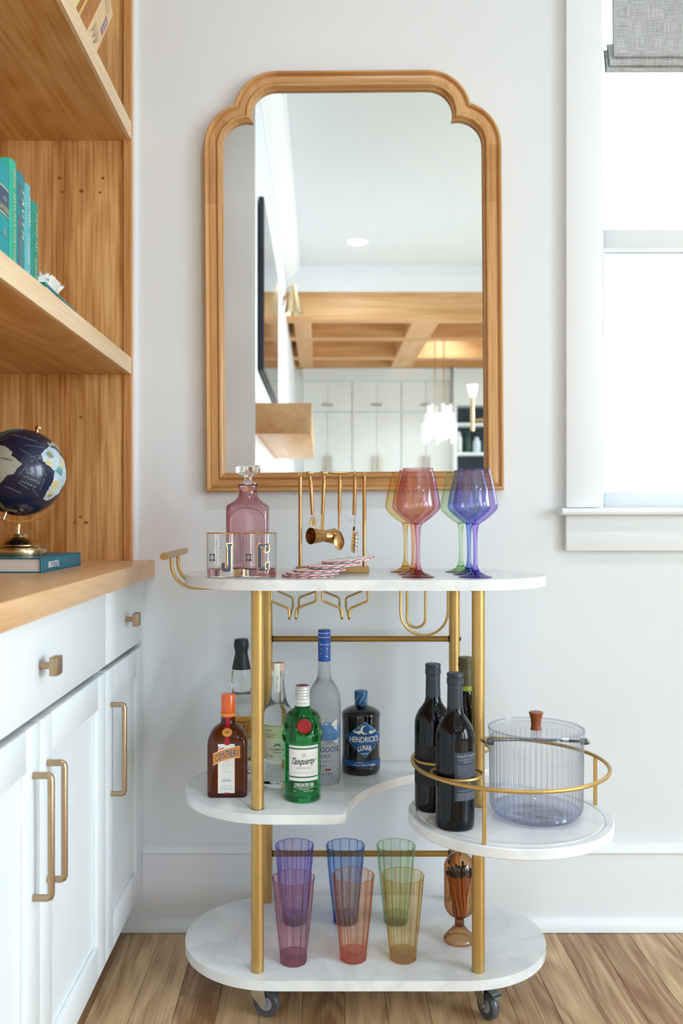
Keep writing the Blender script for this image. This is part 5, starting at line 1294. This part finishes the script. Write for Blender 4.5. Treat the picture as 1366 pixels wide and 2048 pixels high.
# globe
GD = 1.755
gx, gy = PX(36, GD), YD(GD)
zb = ZC + 0.0277
t = thing('desk_globe', 'dark navy desk globe on a brass pedestal', 'globe', (gx, gy, zb))
MB().lathe([(0, 0), (0.0555, 0), (0.0560, 0.002), (0.0560, 0.011), (0.0545, 0.013), (0.0520, 0.0135), (0.0530, 0.016), (0.0500, 0.0185), (0.0460, 0.0195), (0.0465, 0.0215), (0.0390, 0.0270), (0.0270, 0.0320), (0.0205, 0.0350), (0.0175, 0.0400), (0.0165, 0.0415), (0, 0.0415)], seg=56).build('pedestal', M_brass, t, angle=28)
GR = 0.0850
gc = Vector((PX(42, GD) - gx, 0, PZ(945, GD) - zb))
MB().lathe([(0, 0.041), (0.0050, 0.041), (0.0050, 0.0600), (0.0042, 0.062), (0, 0.062)], seg=18).build('stem', M_brass, t)
tilt = math.radians(14)
GM = Matrix.Translation(gc) @ Matrix.Rotation(tilt, 4, 'Y') @ Matrix.Rotation(math.radians(-20), 4, 'X')
ax = (GM.to_3x3() @ Vector((0, 0, 1))).normalized()
M_globe = pm('globe_navy', '#1e2340', 0.22, coat=0.3, var=0.22, vscale=26)
sph = MB().lathe([(0, -GR)] + [(GR * math.cos(math.radians(a)), GR * math.sin(math.radians(a))) for a in range(-85, 86, 5)] + [(0, GR)], seg=64, M=GM).build('sphere', M_globe, t, angle=60)
LON0 = -52
def gp(lon, lat, r=1.0):
    a, b_ = math.radians(lon - LON0), math.radians(lat)
    return tuple(GM @ Vector((r * GR * math.cos(b_) * math.sin(a), -r * GR * math.cos(b_) * math.cos(a), r * GR * math.sin(b_))))
def land(outline, mat, nm='land', r=1.004):
    bm = bmesh.new()
    vs = []
    o2 = []
    for (a, b_), (c_, d_) in zip(outline, outline[1:] + outline[:1]):
        for k in range(3): o2.append((a + (c_ - a) * k / 3 + random.uniform(-0.8, 0.8), b_ + (d_ - b_) * k / 3 + random.uniform(-0.8, 0.8)))
    f = bm.faces.new([bm.verts.new((a, b_, 0)) for a, b_ in o2])
    bmesh.ops.triangulate(bm, faces=bm.faces[:])
    bmesh.ops.subdivide_edges(bm, edges=bm.edges[:], cuts=3, use_grid_fill=True)
    for v in bm.verts: v.co = gp(v.co.x, v.co.y, r)
    me = bpy.data.meshes.new(nm); bm.to_mesh(me); bm.free(); me.shade_smooth(); me.materials.append(mat)
    o = bpy.data.objects.new(nm, me); col.objects.link(o); o.parent = sph
    return o
M_landA = pm('land_grey', '#a9aca2', 0.4, var=0.12, vscale=90)
M_landB = pm('land_pale', '#b9cad3', 0.4, var=0.15, vscale=70)
M_landC = pm('land_sand', '#d3c08a', 0.4, var=0.1, vscale=90)
M_landD = pm('land_teal', '#3f7f86', 0.4, var=0.1, vscale=90)
M_landE = pm('land_olive', '#8d8f78', 0.4, var=0.2, vscale=90)
land([(-80, -5), (-77, 8), (-72, 12), (-62, 10), (-52, 5), (-50, 0), (-35, -6), (-39, -15), (-41, -22), (-48, -26), (-54, -34), (-58, -38), (-65, -42), (-66, -48), (-69, -53), (-74, -52), (-73, -42), (-72, -30), (-70, -18), (-76, -14)], M_landA)
land([(-17, 15), (-16, 21), (-10, 30), (-6, 35), (10, 37), (20, 32), (32, 31), (36, 22), (43, 12), (51, 12), (45, 2), (40, -4), (40, -15), (35, -22), (32, -28), (26, -34), (18, -34), (14, -24), (12, -15), (13, -7), (9, 0), (9, 4), (-4, 5), (-12, 8)], M_landB)
for pts, mt in (([(-8, 6), (3, 6), (2, 13), (-8, 12)], M_landC), ([(12, -6), (28, -5), (28, -13), (24, -17), (13, -16)], M_landC), ([(15, -29), (19, -18), (28, -20), (25, -30)], M_landC), ([(10, 4), (24, 4), (24, 13), (13, 12)], M_landD), ([(-12, 20), (-3, 16), (3, 22), (-5, 27)], M_landE), ([(20, -26), (27, -22), (28, -28), (22, -30)], M_landE), ([(14, 14), (24, 14), (24, 28), (15, 29)], M_landC)):
    land(pts, mt, 'country', 1.007)
land([(-9, 37), (-9, 43), (-1, 43), (3, 50), (10, 54), (25, 55), (30, 46), (22, 38), (12, 44), (3, 42), (-2, 37)], M_landA)
land([(-80, 25), (-75, 38), (-60, 47), (-60, 55), (-95, 60), (-110, 45), (-105, 25), (-97, 20), (-90, 30)], M_landD)
land([(-65, -64), (-58, -66), (-40, -77), (-15, -73), (5, -70), (25, -76), (-20, -82), (-70, -80), (-75, -72)], M_landE)
def on_globe(lon, lat, sc=1.0): return lambda x, z: gp(lon + math.degrees(x / GR) / max(0.2, math.cos(math.radians(lat))), lat + math.degrees(z / GR), 1.010)
M_gtext = pm('globe_lettering', '#8fb0c4', 0.5, var=0.05)
for s_, lon, lat, w in (('SOUTH', -17, -14, 0.022), ('ATLANTIC', -16, -20, 0.034), ('OCEAN', -18, -27, 0.030), ('NORTH ATLANTIC', -45, 32, 0.050)):
    lettering(sph, s_, w, 0.0034, M_gtext, on_globe(lon, lat), space=1.3)
lettering(sph, 'SOUTH AMERICA', 0.046, 0.0038, M_ink, on_globe(-62, -6))
def glines(pp): 
    for a, b_, c_, d_ in pp:
        MB().tube([gp(a + (c_ - a) * k / 8, b_ + (d_ - b_) * k / 8, 1.003) for k in range(9)], 0.00030, 4).build('route_line', M_gtext, sph)
glines([(-40, 20, -12, 28), (-30, 5, -12, 18), (-28, -4, -34, -20), (-25, 8, 0, -8), (-10, -30, 8, -36), (-45, 12, -20, 6), (-2, -12, 2, -28), (-50, -40, -20, -42), (-32, -30, -14, -33)])
MB().tube([tuple(gc + ax * (GR - 0.002)), tuple(gc + ax * (GR + 0.011)), tuple(gc + ax * (GR + 0.0112)), tuple(gc + ax * (GR + 0.0155))], [0.0032, 0.0032, 0.0062, 0.0062], 14).build('axis_pin', M_brass, t, angle=30)
MB().tube([tuple(gc - ax * (GR - 0.002)), tuple(gc - ax * (GR + 0.016))], [0.0036, 0.0036], 14).build('axis_pin', M_brass, t)
# half meridian carrying the sphere
arcp = []
for k in range(15):
    a = math.radians(228 - 78 * k / 14)
    r_ = GR + 0.0105
    arcp.append((gc.x + r_ * math.sin(a), gc.z + r_ * math.cos(a)))
MB().loft([[(x - (x - gc.x) * 0.02, 0.0055 * sgn_, z - (z - gc.z) * 0.02) if q else (x + (x - gc.x) * 0.02, 0.0055 * sgn_, z + (z - gc.z) * 0.02) for sgn_, q in ((-1, 0), (1, 0), (1, 1), (-1, 1))] for x, z in arcp]).build('meridian_arc', M_brass, t, angle=40)

# ------------------------------------------------------------------ the room behind, seen in the mirror
WLX = -0.29
def VY(Dm): return -(Dm - 2.114)              # distance in the mirror image -> real y
# television
t = thing('television', 'flat black television mounted on the white fireplace wall', 'television', (WLX, -2.74, 2.03))
MB().box(0.006, 0.030, -0.70, 0.70, -0.40, 0.40, 0.004, 2).build('casing', M_black, t)
MB().box(0.0295, 0.0312, -0.69, 0.69, -0.39, 0.39).build('screen', pm('tv_screen', '#14181c', 0.08, spec=0.7, var=0.02), t, smooth=False)
MB().box(0.0, 0.0065, -0.2, 0.2, -0.15, 0.15).build('wall_bracket', M_black, t, smooth=False)
# mantel
m = MB().box(WLX, WLX + 0.25, -3.76, -1.915, 1.327, 1.465, 0.002)
tag(m.build('mantel_shelf', wood('oak_mantel', '#c79867', '#e0b88a', 'Y', 8, 0.35, 0.4)), 'thick oak mantel shelf below the television', 'mantel')
# recessed can lights; the kitchen one is added to light that room
for i, (x, y) in enumerate(((0.28, -1.2), (0.28, -4.78), (2.3, -1.2), (2.3, -4.78), (2.3, -3.0), (1.3, -7.0))):
    lb = ['round recessed ceiling light above the bar cart', 'round recessed ceiling light reflected in the mirror', 'round recessed ceiling light near the window corner', 'round recessed ceiling light over the far right of the room', 'round recessed ceiling light over the middle right of the room', 'round recessed ceiling light over the kitchen'][i]
    zz = 3.05 if y > -5.4 else 2.94
    t = thing('ceiling_light', lb, 'light', (x, y, zz), group='recessed ceiling lights')
    MB().lathe([(0.078, 0.0), (0.086, -0.001), (0.088, -0.004), (0.084, -0.006), (0.076, -0.004), (0.074, 0.0)], seg=40).build('trim_ring', M_trim, t)
    MB().lathe([(0, -0.0010), (0.0755, -0.0010)], seg=36).build('lens', emit('can_lens', '#fff6ea', 12.0), t)
    ld = bpy.data.lights.new('can_light', 'AREA'); ld.shape = 'DISK'; ld.size = 0.12; ld.energy = CAN_WATTS; ld.color = (0.75, 0.87, 1.0); ld.spread = math.radians(150)
    lo = bpy.data.objects.new('can_light', ld); col.objects.link(lo); lo.location = (x, y, zz - 0.009)
# white header and coffered oak ceiling of the kitchen
m = MB().box(-0.29, RIGHT_X, -5.62, -5.48, 2.838, 3.05); m.box(-0.29, RIGHT_X, -5.48, -5.44, 2.95, 3.05); m.box(-0.29, RIGHT_X, -5.48, -5.465, 2.838, 2.95)
struct(m.build('trim_2', M_trim, smooth=False), 'white cornice above the oak beams', 'trim')
m = MB().box(-0.29, RIGHT_X, -8.3, -5.62, 2.96, 3.05)
struct(m.build('ceiling_coffer', wood('oak_coffer', '#b57a40', '#d39a5c', 'X', 5, 0.45, 0.5), smooth=False), 'oak panelled kitchen ceiling', 'ceiling')
n = 3
for y0, y1 in ((-5.62, -5.478), (-6.42, -6.26), (-7.48, -7.32), (-8.05, -7.95)):
    m = MB().box(-0.29, RIGHT_X, y0, y1, 2.606, 2.96)
    struct(m.build('trim_%d' % n, M_oakX, smooth=False), 'oak cross beam of the coffered ceiling', 'beam'); n += 1
M_oakbY = wood('oak_beam_long', '#c8935c', '#e0b684', 'Y', 5, 0.45, 0.5)
for x0, x1 in ((-0.23, -0.08), (0.784, 1.012), (1.95, 2.18), (3.1, 3.33)):
    m = MB().box(x0, x1, -8.0, -5.62, 2.6065, 2.959)
    struct(m.build('trim_%d' % n, M_oakbY, smooth=False), 'oak long beam of the coffered ceiling', 'beam'); n += 1
# tall kitchen cabinets
KY = -8.02
M_kcab = pm('kitchen_paint', '#e6ecea', 0.45, var=0.01)
names = ['left', 'middle', 'right']
for i in range(3):
    x0 = -0.197 + 0.552 * i; x1 = x0 + 0.55
    t = thing('kitchen_cabinet', 'tall white kitchen cabinet in the mirror, %s of three' % names[i], 'cabinet', ((x0 + x1) / 2, KY, 0), group='tall kitchen cabinets in the mirror')
    MB().box(-0.275, 0.275, -0.27, 0, 0, 2.56).build('body', M_kcab, t, smooth=False)
    for z0, z1, up in ((0.12, 2.108, False), (2.122, 2.45, True)):
        for sg in (-1, 1):
            xa, xb = (0.002, 0.272) if sg > 0 else (-0.272, -0.002)
            d = MB().box(xa, xb, 0, 0.020, z0, z1, 0.0015, 1).build('door', M_kcab, t)
            MB().box(xa + 0.05, xb - 0.05, 0.019, 0.0215, z0 + 0.05, z1 - 0.05).build('door_panel', M_kcab, d, smooth=False)
            hx_ = sg * 0.030
            if up: MB().box(hx_ - 0.028, hx_ + 0.028, 0.035, 0.045, z0 + 0.06, z0 + 0.075).build('handle', M_brass, d, smooth=False)
            else: MB().box(hx_ - 0.007, hx_ + 0.007, 0.035, 0.047, 1.42, 1.62).build('handle', M_brass, d, smooth=False)
    MB().box(-0.276, 0.276, -0.02, 0.05, 2.47, 2.60).build('cornice', M_kcab, t, smooth=False)
m = MB().box(-0.289, -0.198, KY - 0.27, KY, 0, 2.60); m.box(1.458, 1.48, KY - 0.27, KY + 0.02, 0, 2.60)
struct(m.build('trim_20', M_kcab, smooth=False), 'white filler beside the kitchen cabinets', 'trim')
# white shelf niche with dark back
t = thing('display_shelves', 'white display shelves with a dark top seen at the mirror edge', 'shelves', (1.92, KY, 0))
MB().box(-0.44, -0.40, -0.27, 0.10, 0, 2.60).build('side', M_kcab, t, smooth=False); MB().box(0.40, 0.44, -0.27, 0.10, 0, 2.60).build('side', M_kcab, t, smooth=False)
MB().box(-0.40, 0.40, -0.27, -0.25, 0, 2.60).build('back', pm('slate_back', '#39434c', 0.6, var=0.05), t, smooth=False)
for zz in (2.22, 1.99, 1.66, 1.36): MB().box(-0.40, 0.40, -0.25, 0.04, zz - 0.03, zz).build('shelf', M_kcab, t, smooth=False)
MB().box(-0.44, 0.44, -0.02, 0.05, 2.22, 2.60).build('upper_panel', M_kcab, t, smooth=False)
vc = [('#e9e9e6', 0.035, 0.24), ('#2c4a40', 0.035, 0.24), ('#d9e6ee', 0.045, 0.18), ('#4b5c66', 0.035, 0.22), ('#eef0f2', 0.04, 0.20)]
for i, (c_, r_, h_) in enumerate(vc):
    t = thing('jar', ['white tall jar on the upper display shelf', 'dark green tall jar on the upper display shelf', 'pale blue round jar on the upper display shelf', 'slate tall jar on the upper display shelf', 'snow white stout jar on the upper display shelf'][i], 'jar', (1.57 + 0.10 * i, KY - 0.09, 1.66), group='jars on the display shelves')
    MB().lathe([(0, 0), (r_ * 0.9, 0), (r_, 0.01), (r_, h_ * 0.7), (r_ * 0.55, h_ * 0.85), (r_ * 0.5, h_), (0, h_)], seg=20).build('body', pm('jar_paint_%d' % i, c_, 0.3, var=0.05), t)
bc_ = ['#3d5a2a', '#2a6a72', '#6d2330', '#7a3a20', '#2b3f66', '#54702e']
for i, c_ in enumerate(bc_):
    t = thing('bowl', ['olive green', 'teal', 'wine red', 'rust brown', 'navy', 'moss green'][i] + ' small bowl on the lower display shelf', 'bowl', (1.56 + 0.095 * i, KY - 0.07, 1.36), group='bowls on the display shelves')
    MB().lathe([(0, 0), (0.022, 0), (0.040, 0.03), (0.046, 0.075), (0.042, 0.075), (0.036, 0.034), (0, 0.010)], seg=20).build('body', pm('bowl_glaze_%d' % i, c_, 0.3, var=0.15), t)
    MB().lathe([(0, 0.05), (0.028, 0.055), (0.035, 0.085), (0.02, 0.105), (0, 0.108)], seg=14).build('contents', pm('bowl_fill_%d' % i, bc_[(i + 2) % 6], 0.6, var=0.2), t)
# white glass chandelier in the kitchen
D = 9.0
M_opal = emit('opal_glass', '#f5f8fa', 0.3)
t = thing('chandelier', 'white glass rod chandelier hanging in the kitchen', 'chandelier', (PX(878, D), VY(D), 1.78))
MB().lathe([(0.145, 0.06), (0.150, 0.06), (0.150, 0.19), (0.145, 0.19)], seg=32).build('drum', M_opal, t)
for k in range(12):
    a = 2 * PI * k / 12
    MB().tube([(0.16 * math.cos(a), 0.16 * math.sin(a), -0.10 if k % 2 else -0.06), (0.16 * math.cos(a), 0.16 * math.sin(a), 0.10)], 0.016, 10).build('glass_rod', M_opal, t)
for k in range(6):
    a = 2 * PI * (k + 0.3) / 6
    MB().tube([(0.11 * math.cos(a), 0.11 * math.sin(a), 0.15), (0.11 * math.cos(a), 0.11 * math.sin(a), 0.28)], 0.016, 10).build('glass_rod', M_opal, t)
for sx in (-0.045, 0.045): MB().tube([(sx, 0, 0.19), (sx, 0, 1.17)], 0.006, 8).build('suspension_rod', M_brass, t)
# brass chandelier with tulip shades
D = 7.4
t = thing('chandelier', 'brass chandelier with white tulip shades at the mirror edge', 'chandelier', (PX(944, D) + 0.30, VY(D), 1.62))
MB().tube([(0, 0, 0.0), (0, 0, 1.43)], 0.010, 10).build('stem', M_brass, t)
for k in range(4):
    a = PI + k * PI / 2
    ca, sa = math.cos(a), math.sin(a)
    am = MB().tube([(0, 0, 0.14), (0.15 * ca, 0.15 * sa, 0.125), (0.30 * ca, 0.30 * sa, 0.12)], 0.011, 10).build('arm', M_brass, t)
    MB().tube([(0.30 * ca, 0.30 * sa, 0.03), (0.30 * ca, 0.30 * sa, 0.30)], 0.017, 12).build('candle_tube', M_brass, am)
    MB().lathe([(0.018, 0), (0.030, 0.03), (0.040, 0.075), (0.048, 0.11), (0.044, 0.11), (0.034, 0.07), (0, 0.01)], (0.30 * ca, 0.30 * sa, 0.30), seg=20).build('tulip_shade', M_opal, am)
# brass wall sconce
D = 6.9
t = thing('wall_sconce', 'brass cone wall sconce past the television', 'sconce', (WLX, VY(D), 2.60))
MB().lathe([(0, 0), (0.04, 0), (0.04, 0.012), (0, 0.012)], seg=20, M=Matrix.Rotation(PI / 2, 4, 'Y') @ Matrix.Translation((0, 0, 0))).build('wall_plate', M_brass, t)
MB().tube([(0.01, 0, 0), (0.04, 0, 0.10), (0.085, 0, 0.115)], 0.007, 8).build('arm', M_brass, t)
MB().lathe([(0, 0.13), (0.012, 0.128), (0.075, -0.10), (0.072, -0.10), (0.008, 0.12)], (0.085, 0, 0.0), seg=28).build('cone_shade', M_brass, t, angle=40)
